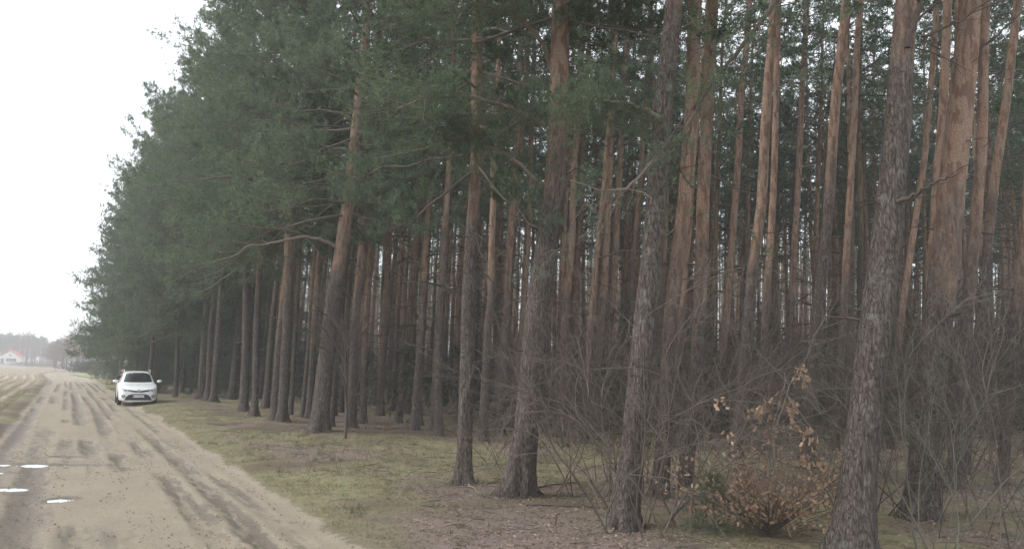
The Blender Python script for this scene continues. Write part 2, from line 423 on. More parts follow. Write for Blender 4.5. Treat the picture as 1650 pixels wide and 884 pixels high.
# ---- puddles: level sheets of water that stand in the hollows
for P_ in PUDS:
    cx, cy, ax, ay, lab = P_; n = 32
    V = [(0, 0, 0)] + [(1.25 * ax * math.cos(q / n * 6.28318), 1.25 * ay * math.sin(q / n * 6.28318), 0) for q in range(n)]
    o = mesh_obj('puddle', V, [(0, 1 + q, 1 + (q + 1) % n) for q in range(n)], WATER)
    o.location = (cx, cy, PLEV); tag(o, lab, 'puddle', 'puddles in the wheel ruts')

# ------------------------------------------------------------------ pine building blocks
def crown_mesh(seed, Hc, Rm, nb, nsub, nsh, nbl, wd, ln, bias=.0, droop=.0, dens_low=1.0, topR=.25, shootL=.16):
    """limbs (tubes) and needles of one pine crown; local z 0 = lowest bough"""
    rng = np.random.default_rng(seed)
    T = Tubes(); SP, SD, SL = [], [], []
    for kb in range(nb):
        fr = (kb + rng.random()) / nb; h = Hc * fr
        az = kb * 2.399 + rng.normal() * .4
        Rr = Rm * ((1 - fr) ** .62 * (1 - topR) + topR) * (.65 + .5 * rng.random())
        if fr < .2: Rr *= .9 + .5 * fr
        side = math.cos(az - math.pi)          # local -X faces the open side
        Rr *= 1 + bias * side
        if fr < .3 and rng.random() > dens_low: continue
        el = -.12 + .75 * fr ** 1.2 - droop * (1 - fr) + rng.normal() * .12
        d = np.array([math.cos(az), math.sin(az), 0.])
        s = np.linspace(0, 1, 7)
        wob = np.cumsum(rng.normal(size=(7, 3)) * .035 * Rr, axis=0) * s[:, None]
        P = d[None] * (s * Rr)[:, None] + np.array([0, 0, 1.])[None] * (h + math.tan(el) * s * Rr + .10 * Rr * s ** 3)[:, None] + wob
        T.add(P, np.linspace(.012 + .007 * Rr, .005, 7), 4)
        for js in range(nsub):
            ts = .22 + .78 * (js + rng.random()) / nsub
            p = np.array([np.interp(ts, s, P[:, i]) for i in range(3)])
            sg = 1 if js % 2 else -1
            a2 = az + sg * (.5 + .7 * rng.random()) * (1 - .3 * ts)
            L2 = Rr * (.42 * (1.15 - ts) + .12) * (.6 + .8 * rng.random())
            d2 = np.array([math.cos(a2), math.sin(a2), .15 + rng.normal() * .25])
            e = p + d2 * L2; mid = (p + e) / 2 + np.array([0, 0, -.05 * L2])
            Q = np.array([p, mid, e]); T.add(Q, [.008, .005, .003], 3)
            m_ = nsh
            tt = .25 + .75 * rng.random(m_)
            q = np.where(tt[:, None] < .5, p + (mid - p) * (tt[:, None] * 2), mid + (e - mid) * (tt[:, None] * 2 - 1))
            q = q + rng.normal(size=(m_, 3)) * .07 * (.4 + L2)
            dd = d2[None] * .6 + rng.normal(size=(m_, 3)) * .55 + np.array([0, 0, .42])[None]
            SP.append(q); SD.append(dd); SL.append(shootL * (.6 + .8 * rng.random(m_)))
    V, Fc = blades(np.concatenate(SP), np.concatenate(SD), np.concatenate(SL), nbl, ln, wd, rng)
    return T, V, Fc
def crown_variant(name, mat, *a, **k):
    T, V, Fc = crown_mesh(*a, **k)
    lo = T.build(name + '_limbs', LIMBC); no = mesh_obj(name + '_needles', V, Fc, mat)
    ml, mn = lo.data, no.data
    bpy.data.objects.remove(lo); bpy.data.objects.remove(no)
    return ml, mn
EDGE = [crown_variant('edge', NEEDLE, 100 + i, 11.5, 3.5, 84, 7, 20, 13, .020, .12, bias=.42, droop=.20) for i in range(4)]
FARE = [crown_variant('far_edge', NEEDLE, 120 + i, 13.5, 3.5, 70, 8, 10, 9, .04, .16, bias=.2, droop=.15) for i in range(2)]
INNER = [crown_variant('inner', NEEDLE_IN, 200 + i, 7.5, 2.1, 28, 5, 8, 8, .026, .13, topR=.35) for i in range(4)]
SLIM = [crown_variant('slim', NEEDLE, 300 + i, 8.5, 2.1, 44, 8, 11, 13, .015, .10, bias=.2, droop=.2) for i in range(2)]

def trunk_tube(P, rad, k, seed, bumps=.10):
    T = Tubes(); T.add(P, rad, k, bumps, seed); return T
def dead_limbs(seed, h0, h1, n, lmin, lmax, path=None, rad=.012):
    rng = np.random.default_rng(seed); T = Tubes()
    for i in range(n):
        h = h0 + (h1 - h0) * rng.random(); az = rng.random() * 6.283; L = lmin + (lmax - lmin) * rng.random() ** 2.2
        b = np.array([0, 0, h]) if path is None else path(h)
        d = np.array([math.cos(az), math.sin(az), rng.normal() * .35 + .05])
        s = np.linspace(0, 1, 5)[:, None]
        P = b + d * s * L + np.cumsum(rng.normal(size=(5, 3)) * .05 * L, 0) * s + np.array([0, 0, -.12 * L]) * s ** 2
        r1 = rad * (.5 + rng.random()) * (.5 + L)
        T.add(P, np.linspace(r1, r1 * .25, 5), 4)
        for q in range(int(L * 3)):
            tq = .35 + .6 * rng.random(); p = P[0] + (P[-1] - P[0]) * tq
            p = np.array([np.interp(tq, s[:, 0], P[:, i]) for i in range(3)])
            e = p + (d * .5 + rng.normal(size=3) * .6) * L * .35
            T.add(np.array([p, (p + e) / 2 + rng.normal(size=3) * .02, e]), [r1 * .4, r1 * .3, r1 * .12], 3)
    return T

# interior trunk variants (local, base at origin, 17 m)
TR = []
for i in range(6):
    rng = np.random.default_rng(400 + i)
    z = np.r_[-.15, 0, .12, .3, .6, np.arange(1, 17.6, .75)]
    x = np.cumsum(rng.normal(size=len(z)) * .018); y = np.cumsum(rng.normal(size=len(z)) * .018)
    x -= x[1]; y -= y[1]
    r = (.130 - .0056 * np.clip(z, 0, 20)) * (1 + .55 * np.exp(-np.clip(z, 0, 9) * 4.5))
    T = trunk_tube(np.stack([x, y, z], -1), r, 12, 400 + i, .12)
    o = T.build('trunk_v', BARK); tm = o.data; bpy.data.objects.remove(o)
    pth = lambda h, z=z, x=x, y=y: np.array([np.interp(h, z, x), np.interp(h, z, y), h])
    D = dead_limbs(450 + i, 1.4, 12, 46, .25, 2.3, pth)
    o = D.build('dead_v', TWIG_D); dm = o.data; bpy.data.objects.remove(o)
    TR.append((tm, dm, pth))

# ------------------------------------------------------------------ pines measured one by one
pine_xy = []
def hero_pine(label, pts, w0, w1, cbase, crown=None, cscale=1.0, height=18.5, line=.45, tint=0, group='pines along the edge of the wood', base_z=None, limbs=(), dead=14, name='pine_tree', crot=None, sides=26, coff=0):
    b = on_ground(*pts[0], z=.05); dep = b.y
    zz = gz(b.x, b.y)
    root = thing(name, label, 'pine tree', (b.x, b.y, zz), 0, group)
    W = np.array([[*at_depth(px, py, dep)] for px, py in pts]); W[0] = (b.x, b.y, zz)
    W -= np.array([b.x, b.y, zz])
    h = W[:, 2]; 
    # carry the stem on above the frame, straightening up
    topd = (W[-1] - W[max(0, len(W) - 3)]); topd /= topd[2]
    rng = np.random.default_rng(int(pts[0][0] * 7))
    z = np.r_[-.2, 0, .1, .22, .4, .65, .9, np.arange(1.2, height, .35)]
    hx = list(h) + ([height] if h[-1] < height else []); 
    ex = W[-1] + topd * (height - h[-1]) * .75
    xs = list(W[:, 0]) + ([ex[0]] if h[-1] < height else []); 
    ys = rng.normal() * .02 * z                       # slight lean in depth too
    kx = np.interp(z, hx, xs); 
    ker = np.array([.2, .6, .2]); kx[7:-1] = np.convolve(kx, ker, 'same')[7:-1]
    kx += (vnoise(z * .35, z * 0, int(pts[0][0])) - .5) * .10 * np.clip(z / 3, 0, 1)
    pyt = pts[-1][1]; zt = h[-1]
    cth = .92 * dep / math.hypot(dep, b.x); ra = w0 * .5 / F * dep * cth; rb = w1 * .5 / F * dep * cth
    r = np.interp(z, [0, zt, height], [ra, rb, max(.03, rb * .25)])
    r = r * (1 + .55 * np.exp(-np.clip(z, 0, 9) * 4.2))
    P = np.stack([kx, ys, z], -1)
    T = trunk_tube(P, r, sides, int(pts[0][0]), (.13 + .75 * np.exp(-np.clip(z, 0, 9) * 3.2))[:, None])
    to = T.build('trunk', BARK, root); to.color = (line, tint, 0, 1)
    path = lambda hh: np.array([np.interp(hh, z, kx), np.interp(hh, z, ys), hh])
    if dead and dep < 16:
        for q in range(dead):
            D = dead_limbs(int(pts[0][0]) * 31 + q, 1.8, min(cbase + 3, 9), 1, .15, 1.0, path, .014)
            D.build('dead_branch', TWIG_D, root)
    elif dead:
        D = dead_limbs(int(pts[0][0]) + 1, 1.8, min(cbase + 3, 9), dead, .15, 1.0, path, .014)
        D.build('dead_branch', TWIG_D, root, kind='stuff')
    if crown:
        ml, mn = crown; p = path(cbase); q = path(height - .5); d = Vector(q - p).normalized()
        Q = Vector((0, 0, 1)).rotation_difference(d)
        e = (Q @ Quaternion((0, 0, 1), -AZ + (crot if crot is not None else rng.normal() * .35)))
        for nm, me in (('branch', ml), ('crown', mn)):
            c = link(nm, me, None, root); c.rotation_mode = 'QUATERNION'; c.rotation_quaternion = e
            c.location = p + np.array([coff, 0, 0])
            c.scale = (cscale, cscale, (height + 1 - cbase) / me['H']) if 'H' in me else (cscale,) * 3
    pine_xy.append((b.x, b.y))
    for L in limbs: add_limb(root, dep, np.array([b.x, b.y, zz]), **L)
    return root
for lst, H_ in ((EDGE, 11.5), (FARE, 13.5), (INNER, 7.5), (SLIM, 8.5)):
    for a_, b_ in lst: a_['H'] = H_; b_['H'] = H_

def add_limb(root, dep, org, pts, r, off=(0, 0), green=(), mat=None, twigs=10, seed=1):
    """one limb along a measured line; off = depth change start->end (m); green = (start, shoots) where needles begin"""
    rng = np.random.default_rng(seed + int(pts[0][0])); n = len(pts)
    Y = dep + np.linspace(off[0], off[1], n)
    P = np.array([[*at_depth(px, py, y)] for (px, py), y in zip(pts, Y)]) - org
    s = np.linspace(0, 1, n); S = np.linspace(0, 1, n * 4)
    Pf = np.stack([np.interp(S, s, P[:, i]) for i in range(3)], -1)
    for _ in range(3): Pf[1:-1] = (Pf[:-2] + Pf[1:-1] * 2 + Pf[2:]) / 4
    Pf += rng.normal(size=Pf.shape) * .012
    T = Tubes(); T.add(Pf, np.interp(S, [0, 1], (r[0] * .85, r[1] * .8)), 9, .2, seed)
    L = np.linalg.norm(Pf[-1] - Pf[0]); SP, SD = [], []
    for q in range(twigs):
        tq = .2 + .8 * rng.random(); p = np.array([np.interp(tq, S, Pf[:, i]) for i in range(3)])
        d = (Pf[-1] - Pf[0]) / L * .6 + rng.normal(size=3) * np.array([.6, .7, .5]); l2 = (.35 + .9 * rng.random()) * (L * .35 + .15)
        s5 = np.linspace(0, 1, 6)[:, None]
        Q = p + d * l2 * s5 + np.cumsum(rng.normal(size=(6, 3)) * .06 * l2, 0) * s5
        T.add(Q, np.linspace(r[1] * .55, .003, 6), 4)
        if green and tq > green[0]:
            m_ = green[1]; tt = rng.random(m_) ** .7
            for j in range(3):
                pass
            qq = p + d * l2 * tt[:, None] + rng.normal(size=(m_, 3)) * .13
            SP.append(qq); SD.append(d[None] * .5 + rng.normal(size=(m_, 3)) * .5 + np.array([0, 0, .35]))
    o = T.build('limb', mat or LIMB, root)
    if SP:
        V, Fc = blades(np.concatenate(SP), np.concatenate(SD), np.full(len(SP) * green[1], .15), 16, .085, .0085, rng)
        mesh_obj('needles', V, Fc, NEEDLE, o)

EDG = 'pines along the edge of the wood'
E = EDGE
H = hero_pine
H('thick pine with grey-to-orange bark and one long bare limb reaching left over the verge',
  [(514, 702), (533, 500), (548, 400), (560, 320), (572, 200)], 31, 21, 6.3, E[0], limbs=[
  dict(pts=[(541, 398), (520, 385), (490, 381), (455, 388), (425, 394), (400, 395), (380, 412), (330, 425)], r=(.062, .02), off=(.02, -1.2), green=(.6, 26), twigs=16, seed=4)], line=.46)
H('large grey-brown pine trunk in the middle of the picture with three limbs arching left',
  [(836, 803), (857, 620), (868, 500), (882, 400), (895, 200), (907, 0)], 44, 32, 7.8, E[1], limbs=[
  dict(pts=[(880, 205), (840, 180), (790, 163), (740, 155), (700, 153), (640, 175)], r=(.055, .02), off=(.02, -.9), green=(.45, 34), twigs=22, seed=1),
  dict(pts=[(872, 296), (845, 270), (815, 247), (770, 232), (735, 222), (690, 240)], r=(.045, .015), off=(.02, -.4), green=(.35, 30), twigs=20, seed=2),
  dict(pts=[(892, 112), (870, 60), (840, 25), (800, 10), (755, 8), (735, 40)], r=(.055, .022), off=(.02, -1.0), green=(.4, 34), twigs=22, seed=3),
  dict(pts=[(925, 20), (960, -20), (1000, -50)], r=(.04, .02), off=(0, -.6), green=(.3, 30), twigs=12, seed=9)], line=.5, dead=20)
H('slim straight reddish pine left of the large middle trunk, first trunk on the mossy bank',
  [(748, 784), (757, 500), (762, 300), (768, 150), (771, 0)], 26, 19, 5.4, E[3], cscale=.62, height=16, line=.38)
H('grey pine rising out of the big bare shrub at the foot of the bank',
  [(1008, 858), (1035, 560), (1052, 400), (1070, 200), (1083, 50), (1086, 0)], 44, 32, 8.3, E[2], limbs=[
  dict(pts=[(1066, 192), (1040, 176), (1005, 165), (965, 160), (930, 175)], r=(.035, .012), off=(.02, -.5), green=(.3, 30), twigs=18, seed=5),
  dict(pts=[(1058, 250), (1020, 300), (970, 310), (920, 290)], r=(.022, .008), off=(.02, -.7), green=(.6, 18), twigs=9, seed=6)], line=.65)
H('orange-barked pine standing close behind the grey pine in the big bare shrub',
  [(1063, 806), (1085, 500), (1100, 350), (1115, 150), (1121, 0)], 27, 24, 9, INNER[0], line=.2, group='pines inside the wood')
H('reddish pine just right of the orange-barked pine behind the big bare shrub',
  [(1102, 790), (1117, 640), (1130, 400), (1140, 200), (1151, 0)], 24, 21, 9, INNER[1], line=.35, group='pines inside the wood')
H('nearest big grey pine with flaking bark, a fork scar and a broken side branch',
  [(1372, 902), (1388, 720), (1402, 600), (1430, 400), (1455, 200), (1471, 0)], 66, 43, 9.0, E[3], limbs=[
  dict(pts=[(1440, 328), (1465, 318), (1490, 303), (1515, 290), (1536, 281)], r=(.035, .012), off=(0, -.6), twigs=3, mat=TWIG_D, seed=7),
  dict(pts=[(1462, 75), (1474, 40), (1483, 0), (1490, -60)], r=(.045, .035), off=(-.05, -.25), twigs=3, mat=TWIG_D, seed=8),
  dict(pts=[(1485, 62), (1520, 45), (1560, 25), (1600, -5)], r=(.022, .014), off=(0, -.3), twigs=5, mat=TWIG_D, seed=11),
  dict(pts=[(1480, -150), (1350, -90), (1250, 0), (1200, 70), (1150, 130), (1112, 190), (1106, 250)], r=(.05, .012), off=(0, .4), green=(.3, 18), twigs=24, mat=TWIG_D, seed=12)], line=.50, dead=16)
H('stout orange pine behind the nearest big grey pine, far right of the wood',
  [(1482, 842), (1500, 620), (1515, 500), (1530, 350), (1550, 150), (1563, 0)], 60, 42, 9.3, E[0], line=.28, dead=18, limbs=[
  dict(pts=[(1500, 518), (1525, 512), (1545, 503), (1570, 500)], r=(.03, .012), off=(0, -.5), twigs=3, mat=TWIG_D, seed=13),
  dict(pts=[(1568, 85), (1590, 70), (1615, 50), (1645, 20)], r=(.025, .012), off=(0, -.3), twigs=4, mat=TWIG_D, seed=14)])
INN = 'pines inside the wood'
table = [
 # label, pts, w0, w1, cbase, crown, height, line
 ('first pine of the pair of dark trunks beside the parked car', [(323, 645), (330, 520), (338, 400)], 13, 12, 5.6, E[1], 18, .6, EDG),
 ('thin dark pine, middle one of three close trunks right of the parked car', [(333, 648), (341, 525), (350, 400)], 9, 8, 6.0, E[2], 18, .6, EDG),
 ('dark pine, right-hand one of three close trunks right of the parked car', [(343, 650), (350, 530), (358, 400)], 11, 10, 5.8, E[3], 18, .6, EDG),
 ('dark pine set back in the shade left of the grey flared trunk', [(373, 646), (384, 530), (392, 420)], 13, 11, 7, INNER[2], 17, .6, EDG),
 ('grey pine with a flared foot at the back of the mossy bank', [(392, 666), (396, 500), (398, 380)], 16, 14, 6.0, E[0], 18, .7, EDG),
 ('slim grey pine close to the right of the flared trunk', [(410, 672), (414, 480), (420, 350)], 13, 11, 6.2, E[2], 17.5, .5, EDG),
 ('leaning dark pine between the slim grey pine and the pair of orange pines', [(428, 660), (441, 520), (450, 440)], 11, 9, 8, INNER[1], 17, .5, EDG),
 ('left pine of the close pair that turn bright orange high up', [(440, 681), (456, 500), (462, 400), (467, 300)], 14, 12, 6.8, E[3], 18.5, .33, EDG),
 ('right pine of the close pair that turn bright orange high up', [(454, 684), (463, 500), (467, 400), (472, 300)], 17, 15, 6.8, E[1], 18.5, .42, EDG),
 ('very thin pine just right of the close orange pair', [(468, 671), (480, 480), (488, 320)], 8, 7, 10, INNER[0], 17, .4, INN),
 ('thin pine left of the thick limbed pine, left-hand one of two', [(488, 676), (503, 470), (518, 300)], 10, 8, 10, INNER[3], 17.5, .35, INN),
 ('orange-topped pine, right-hand one of two left of the thick limbed pine', [(498, 677), (510, 480), (521, 310)], 12, 10, 10, INNER[1], 18, .3, INN),
 ('thin pine half hidden behind the thick limbed pine', [(534, 690), (548, 480), (556, 380)], 9, 8, 10, INNER[2], 17, .35, INN),
 ('light-barked straight pine directly right of the thick limbed pine', [(566, 694), (575, 500), (583, 430), (590, 320)], 18, 15, 7.4, E[2], 18.5, .3, INN),
 ('orange pine touching the right side of the light-barked straight pine', [(584, 684), (593, 440), (600, 330)], 12, 11, 9.5, INNER[0], 18, .2, INN),
 ('dark reddish pine behind the bare sapling', [(612, 672), (619, 500), (626, 400)], 12, 10, 9.5, INNER[3], 17, .2, INN),
 ('second dark reddish pine behind the bare sapling', [(632, 664), (640, 500), (648, 400)], 9, 8, 10, INNER[2], 17, .3, INN),
 ('orange-topped left one of two thin pines between the sapling and the slim reddish pine', [(667, 698), (679, 500), (684, 430), (693, 300), (700, 200)], 13, 9, 6.8, SLIM[1], 14.5, .3, INN),
 ('grey-footed right one of two thin pines between the sapling and the slim reddish pine', [(697, 697), (705, 520), (714, 430), (716, 350)], 11, 9, 8, SLIM[0], 15, .35, INN),
 ('reddish pine just left of the slim straight pine on the mossy bank', [(733, 668), (739, 500), (746, 350)], 11, 9, 10, INNER[0], 17, .1, INN),
 ('tall grey-pink pine left of the large middle trunk', [(793, 690), (800, 640), (812, 480), (830, 320), (842, 180)], 14, 11, 10, INNER[1], 18, .4, INN),
 ('pale thin pine right against the left side of the large middle trunk', [(822, 690), (838, 540), (849, 400), (853, 280), (860, 100)], 12, 8, 11, INNER[2], 18, .15, INN),
 ('bright orange slender pine right of the large middle trunk', [(902, 705), (915, 450), (925, 300), (934, 170), (940, 0)], 14, 10, 11, INNER[3], 18, .3, INN),
 ('thin pine close behind the bright orange slender pine', [(925, 680), (932, 400), (944, 200), (952, 0)], 8, 7, 11, INNER[1], 17, .2, INN),
 ('brown pine, left one of two rising behind the tangle of twigs in the middle', [(958, 700), (968, 540), (976, 400), (986, 150), (991, 0)], 13, 11, 11, INNER[0], 18, .3, INN),
 ('brown pine, right one of two rising behind the tangle of twigs in the middle', [(975, 690), (990, 400), (998, 250), (1011, 0)], 12, 10, 11, INNER[2], 18, .25, INN),
 ('thin grey pine immediately left of the grey pine in the big bare shrub', [(1003, 690), (1020, 400), (1035, 250), (1050, 60)], 10, 8, 11, INNER[3], 18, .5, INN),
 ('greenish-brown pine left of the tall pine with ringed knots', [(1155, 700), (1170, 520), (1185, 300), (1196, 150), (1205, 0)], 14, 11, 11, INNER[1], 18, .3, INN),
 ('tall pine with ringed knots and orange bark above, left of the oak sapling', [(1187, 742), (1200, 560), (1213, 430), (1228, 330), (1240, 130), (1246, 0)], 21, 16, 11, INNER[0], 18.5, .42, INN),
 ('pale smooth pine right beside the tall pine with ringed knots', [(1226, 735), (1236, 500), (1250, 300), (1262, 0)], 13, 11, 11, INNER[3], 18, .3, INN),
 ('thin dark pine behind the oak sapling', [(1262, 700), (1275, 500), (1290, 250), (1302, 0)], 12, 10, 11, INNER[2], 18, .4, INN),
 ('grey crooked pine midway between the oak sapling and the nearest big grey pine', [(1298, 760), (1315, 560), (1330, 400), (1336, 300), (1346, 180), (1366, 0)], 24, 17, 11, INNER[1], 18.5, .6, INN),
 ('slim pine just left of the nearest big grey pine', [(1345, 730), (1362, 450), (1378, 200), (1392, 0)], 14, 11, 11, INNER[0], 18, .4, INN),
 ('thin pine in the gap between the nearest big grey pine and the stout orange pine', [(1430, 730), (1452, 500), (1490, 250), (1508, 0)], 12, 11, 11, INNER[2], 18, .2, INN),
 ('pale pine partly behind the stout orange pine', [(1478, 770), (1500, 420), (1515, 200), (1523, 0)], 20, 17, 11, INNER[3], 18.5, .2, INN),
 ('brown pine right of the stout orange pine', [(1538, 800), (1560, 560), (1575, 400), (1592, 200), (1604, 0)], 27, 19, 11, INNER[1], 18.5, .35, INN),
 ('leaning grey-brown pine with a forked look right of the brown pine', [(1552, 775), (1590, 450), (1612, 280), (1635, 130), (1652, -20)], 22, 16, 11, INNER[0], 18.5, .45, INN),
 ('pine cut by the right border of the picture', [(1615, 790), (1640, 450), (1660, 200), (1672, 0)], 22, 18, 11, INNER[2], 18.5, .3, INN),
]
for lab, pts, w0, w1, cb, cr_, ht, ln_, gr in table:
    H(lab, pts, w0, w1, cb, cr_, height=ht, line=ln_, group=gr, sides=14, dead=12)

# ------------------------------------------------------------------ the rest of the wood
def copy_pine(x, y, i, s, lean, rz, label, group, crown=None, cb=10.8, line=.35, tint=0, cs=1.0, dead=True):
    tm, dm, pth = TR[i % 6]
    zz = gz(x, y) if True else 0
    root = thing('pine_tree', label, 'pine tree', (x, y, zz - .03), 0, group)
    root.rotation_mode = 'QUATERNION'
    root.rotation_quaternion = Quaternion((0, 1, 0), lean[0]) @ Quaternion((1, 0, 0), lean[1]) @ Quaternion((0, 0, 1), rz)
    root.scale = (s, s, s)
    t_ = link('trunk', tm, None, root); t_.color = (line, tint, 0, 1)
    if dead: link('dead_branch', dm, None, root, 'stuff')
    if crown:
        p = pth(cb)
        for nm, me in (('branch', crown[0]), ('crown', crown[1])):
            c = link(nm, me, None, root); c.location = p; c.scale = (cs, cs, (17.8 - cb) / me['H'])
            c.rotation_euler = (0, 0, 0 if rz == 0 else 0)
    return root
rng = np.random.default_rng(77)
ORD = 'first second third fourth fifth sixth seventh eighth ninth tenth eleventh twelfth thirteenth fourteenth'.split()
# edge of the wood running away along the road
uu = 52.0; n_e = 0
ELAB = ['deep green edge pine, first beyond the parked car and overhanging the verge']
while uu < 101:
    for v0 in ((5.6, 8.6) if uu < 98 else (5.6,)):
        v = v0 + rng.normal() * .5; u = uu + rng.normal() * .8
        x, y = UV(u, v + road_shift(u) * .6)
        far = u > 84
        copy_pine(x, y, n_e, .92 + .2 * rng.random(), (R(2 + rng.normal() * 1.5), R(rng.normal())), -AZ + rng.normal() * .3,
                  ELAB[0] if n_e == 0 else 'edge pine, %s in the %s row of pines beyond the parked car' % (ORD[round((uu - 52) / 3.6)], 'road-side' if v0 < 7 else 'second'),
                  'pines lining the road beyond the parked car', crown=(FARE[n_e % 2] if far else E[n_e % 4]), cb=3.6 if not far else 2.8, cs=(.68 + .32 * rng.random()) if u < 84 else 1.3, line=.4, dead=False)
        pine_xy.append((x, y)); n_e += 1
    uu += 3.6
# jittered grid inside the wood
cand = []
for u in np.arange(-4, 175, 2.15):
    for v in np.arange(8.0, 92, 2.2):
        a = u + rng.normal() * .7; b_ = v + rng.normal() * .65
        if rng.random() < .12: continue
        x, y = UV(a, b_)
        if y < 9: continue
        px = 825 + F * x / y
        if px > 1780 or px < 60: continue
        if y < 20 and px > 540: continue
        if y < 26 and px > 1080 and rng.random() < .5: continue
        if a > 100 and b_ < 16: continue
        if b_ > 62 and px < 900: continue
        if y < 30 and rng.random() < .22: continue
        # keep measured trunks and the strip in front of them free
        if min(((x - qx) ** 2 + (y - qy) ** 2) for qx, qy in pine_xy) < 1.5 ** 2: continue
        if b_ < 9.5 and a < 50: continue
        if a > 110 and b_ < 12: pass
        cand.append((y, x, px, a, b_))
cand.sort()
LM = [(300, 'the parked car'), (347, 'the three close dark trunks'), (400, 'the flared grey trunk'), (465, 'the close orange pair'), (515, 'the orange-topped pine'), (545, 'the thick limbed pine'),
      (582, 'the light-barked pine'), (642, 'the bare sapling'), (683, 'the left thin trunk'), (708, 'the right thin trunk'), (760, 'the slim reddish pine'), (818, 'the grey-pink pine'), (870, 'the large middle trunk'),
      (915, 'the bright orange pine'), (975, 'the brown pine pair'), (1045, 'the grey shrub pine'), (1095, 'the orange shrub pine'), (1128, 'the reddish shrub pine'), (1178, 'the greenish-brown pine'),
      (1210, 'the knotted pine'), (1240, 'the pale smooth pine'), (1325, 'the crooked grey pine'), (1365, 'the slim right pine'), (1425, 'the nearest big pine'), (1515, 'the stout orange pine'), (1570, 'the brown right pine'), (1610, 'the forked-looking pine')]
def between(px):
    l = [n for q, n in LM if q <= px]; r = [n for q, n in LM if q > px]
    if not l: return 'left of ' + r[0]
    if not r: return 'right of ' + l[-1]
    return 'between ' + l[-1] + ' and ' + r[0]
NIND = 265
rest = []
for k, (y, x, px, a, b_) in enumerate(cand):
    if k < NIND:
        where = between(px + 20)
        dz = 'slender pine ' if y < 30 else 'thin pine farther back ' if y < 45 else 'hair-thin far pine '
        le = 1.6 + rng.normal() * 1.6; ln_ = .25 + .35 * rng.random(); ti = float(rng.random() < .35) * .8
        kind_ = ('greenish ' if ti > 0 else 'orange-barked ' if ln_ < .40 else 'grey-barked ') + ('leaning ' if le > 2.6 else 'upright ' if le < 1.2 else '')
        copy_pine(x, y, int(rng.integers(6)), .85 + .3 * rng.random(), (R(le), R(rng.normal() * 1.2)), rng.random() * 6.28,
                  kind_ + dz.replace('pine farther back ', 'pine ') + where, 'pines deep in the wood', crown=INNER[int(rng.integers(4))], cb=9.0 + 1.8 * rng.random(),
                  line=ln_, tint=ti, cs=.85 + .35 * rng.random(), dead=y < 45)
    else: rest.append((x, y, a, b_))
# young pines that darken the wood behind the car
for k, (a, b_) in enumerate([(50, 9.5), (55, 12), (60, 8.6), (64, 11.5), (69, 9.3), (74, 12.5), (80, 9), (86, 11), (92, 8), (97, 10.5), (58, 15), (68, 16), (78, 16.5), (88, 15), (46, 14)] + [tuple(float(q) for q in toUV(*at_depth(px_, 590, d_)[:2])) for px_, d_ in ((212, 62), (221, 56), (231, 60), (241, 54), (252, 57))]):
    x, y = UV(a, b_); root = thing('young_pine', 'bushy young pine in the shade behind the parked car' if k > 14 else 'bushy young pine under the edge pines, %s from the road end of its row' % ORD[k] if k < 10 else 'bushy young pine deeper in the shade, %s of the inner group' % ORD[k - 10], 'young pine', (x, y, gz(x, y)), k * 1.3, 'young pines behind the parked car')
    sc_ = .9 + .3 * rng.random(); root.scale = (sc_ * 1.15, sc_ * 1.15, sc_)
    T = Tubes(); T.add([(0, 0, -.1), (.03, 0, 2.2), (0, .05, 4.9)], [.07, .05, .02], 6); T.build('trunk', BARK, root)
    for nm, me in zip(('branch', 'crown'), FARE[k % 2]):
        c = link(nm, me, None, root); c.location = (0, 0, .3); c.scale = (.62, .62, .36) if k < 15 else (.34, .34, .34)
# everything farther away reads as one mass
VV, FF, n0 = [], [], 0
TT = Tubes(); SPs, SDs = [], []
for (x, y, a, b_) in rest:
    hgt = 15.5 + 3 * rng.random(); lx = hgt * math.tan(R(1.6 + rng.normal() * 1.5)); r = .11 + .05 * rng.random()
    zz = gz(x, y); s = np.array([0, .33, .66, 1])
    TT.add(np.stack([x + lx * s, y + rng.normal() * .2 * s, zz - .1 + hgt * s], -1), r * (1 - .6 * s), 5)
    n = 34; c = np.array([x + lx * .8, y, zz + hgt - 4.2])
    q = rng.normal(size=(n, 3)) * np.array([.9, .9, 2.4]); 
    SPs.append(c + q); SDs.append(q * .4 + rng.normal(size=(n, 3)) * .6 + np.array([0, 0, .5]))
wt = TT.build('distant_wood_trunks', BARK, kind='stuff'); wt.color = (.35, .2, 0, 1)
tag(wt, 'mass of distant pine trunks closing the view through the wood', 'wood')
V, Fc = blades(np.concatenate(SPs), np.concatenate(SDs), np.full(len(SPs) * 34, .4), 9, .24, .055, rng, 1.2)
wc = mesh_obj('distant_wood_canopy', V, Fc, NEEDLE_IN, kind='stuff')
tag(wc, 'dark green canopy of the distant pines seen between the trunks', 'wood')

# understory of young growth that closes the horizon under the pines
SPs, SDs = [], []
for _ in range(3400):
    a = 14 + 160 * rng.random() ** 1.1; b_ = 11 + 75 * rng.random() ** .8
    x, y = UV(a, b_); px = 825 + F * x / y
    if y < (19 if px > 950 else 24) or px < 40 or px > 1800: continue
    dens = float(fbm(np.array([a * .06]), np.array([b_ * .09]), 2, 5)[0])
    if rng.random() > sstep(.33, .6, dens) * .9 + .1 + (.5 if b_ > 45 else 0): continue
    hh = .8 + 2.6 * rng.random() ** 1.4 * (1 + (b_ > 45) * .6 + (px > 950) * .5); n = int(26 + 30 * hh)
    zt = rng.random(n) ** .8; q = rng.normal(size=(n, 3)) * (.20 + .42 * hh * .5) * (1.05 - zt)[:, None]; q[:, 2] *= .3
    SPs.append(np.array([x, y, gz(x, y)]) + q + np.array([0, 0, 1]) * (zt * hh)[:, None])
    SDs.append(q + rng.normal(size=(n, 3)) * .4 + np.array([0, 0, .2]))
P_ = np.concatenate(SPs)
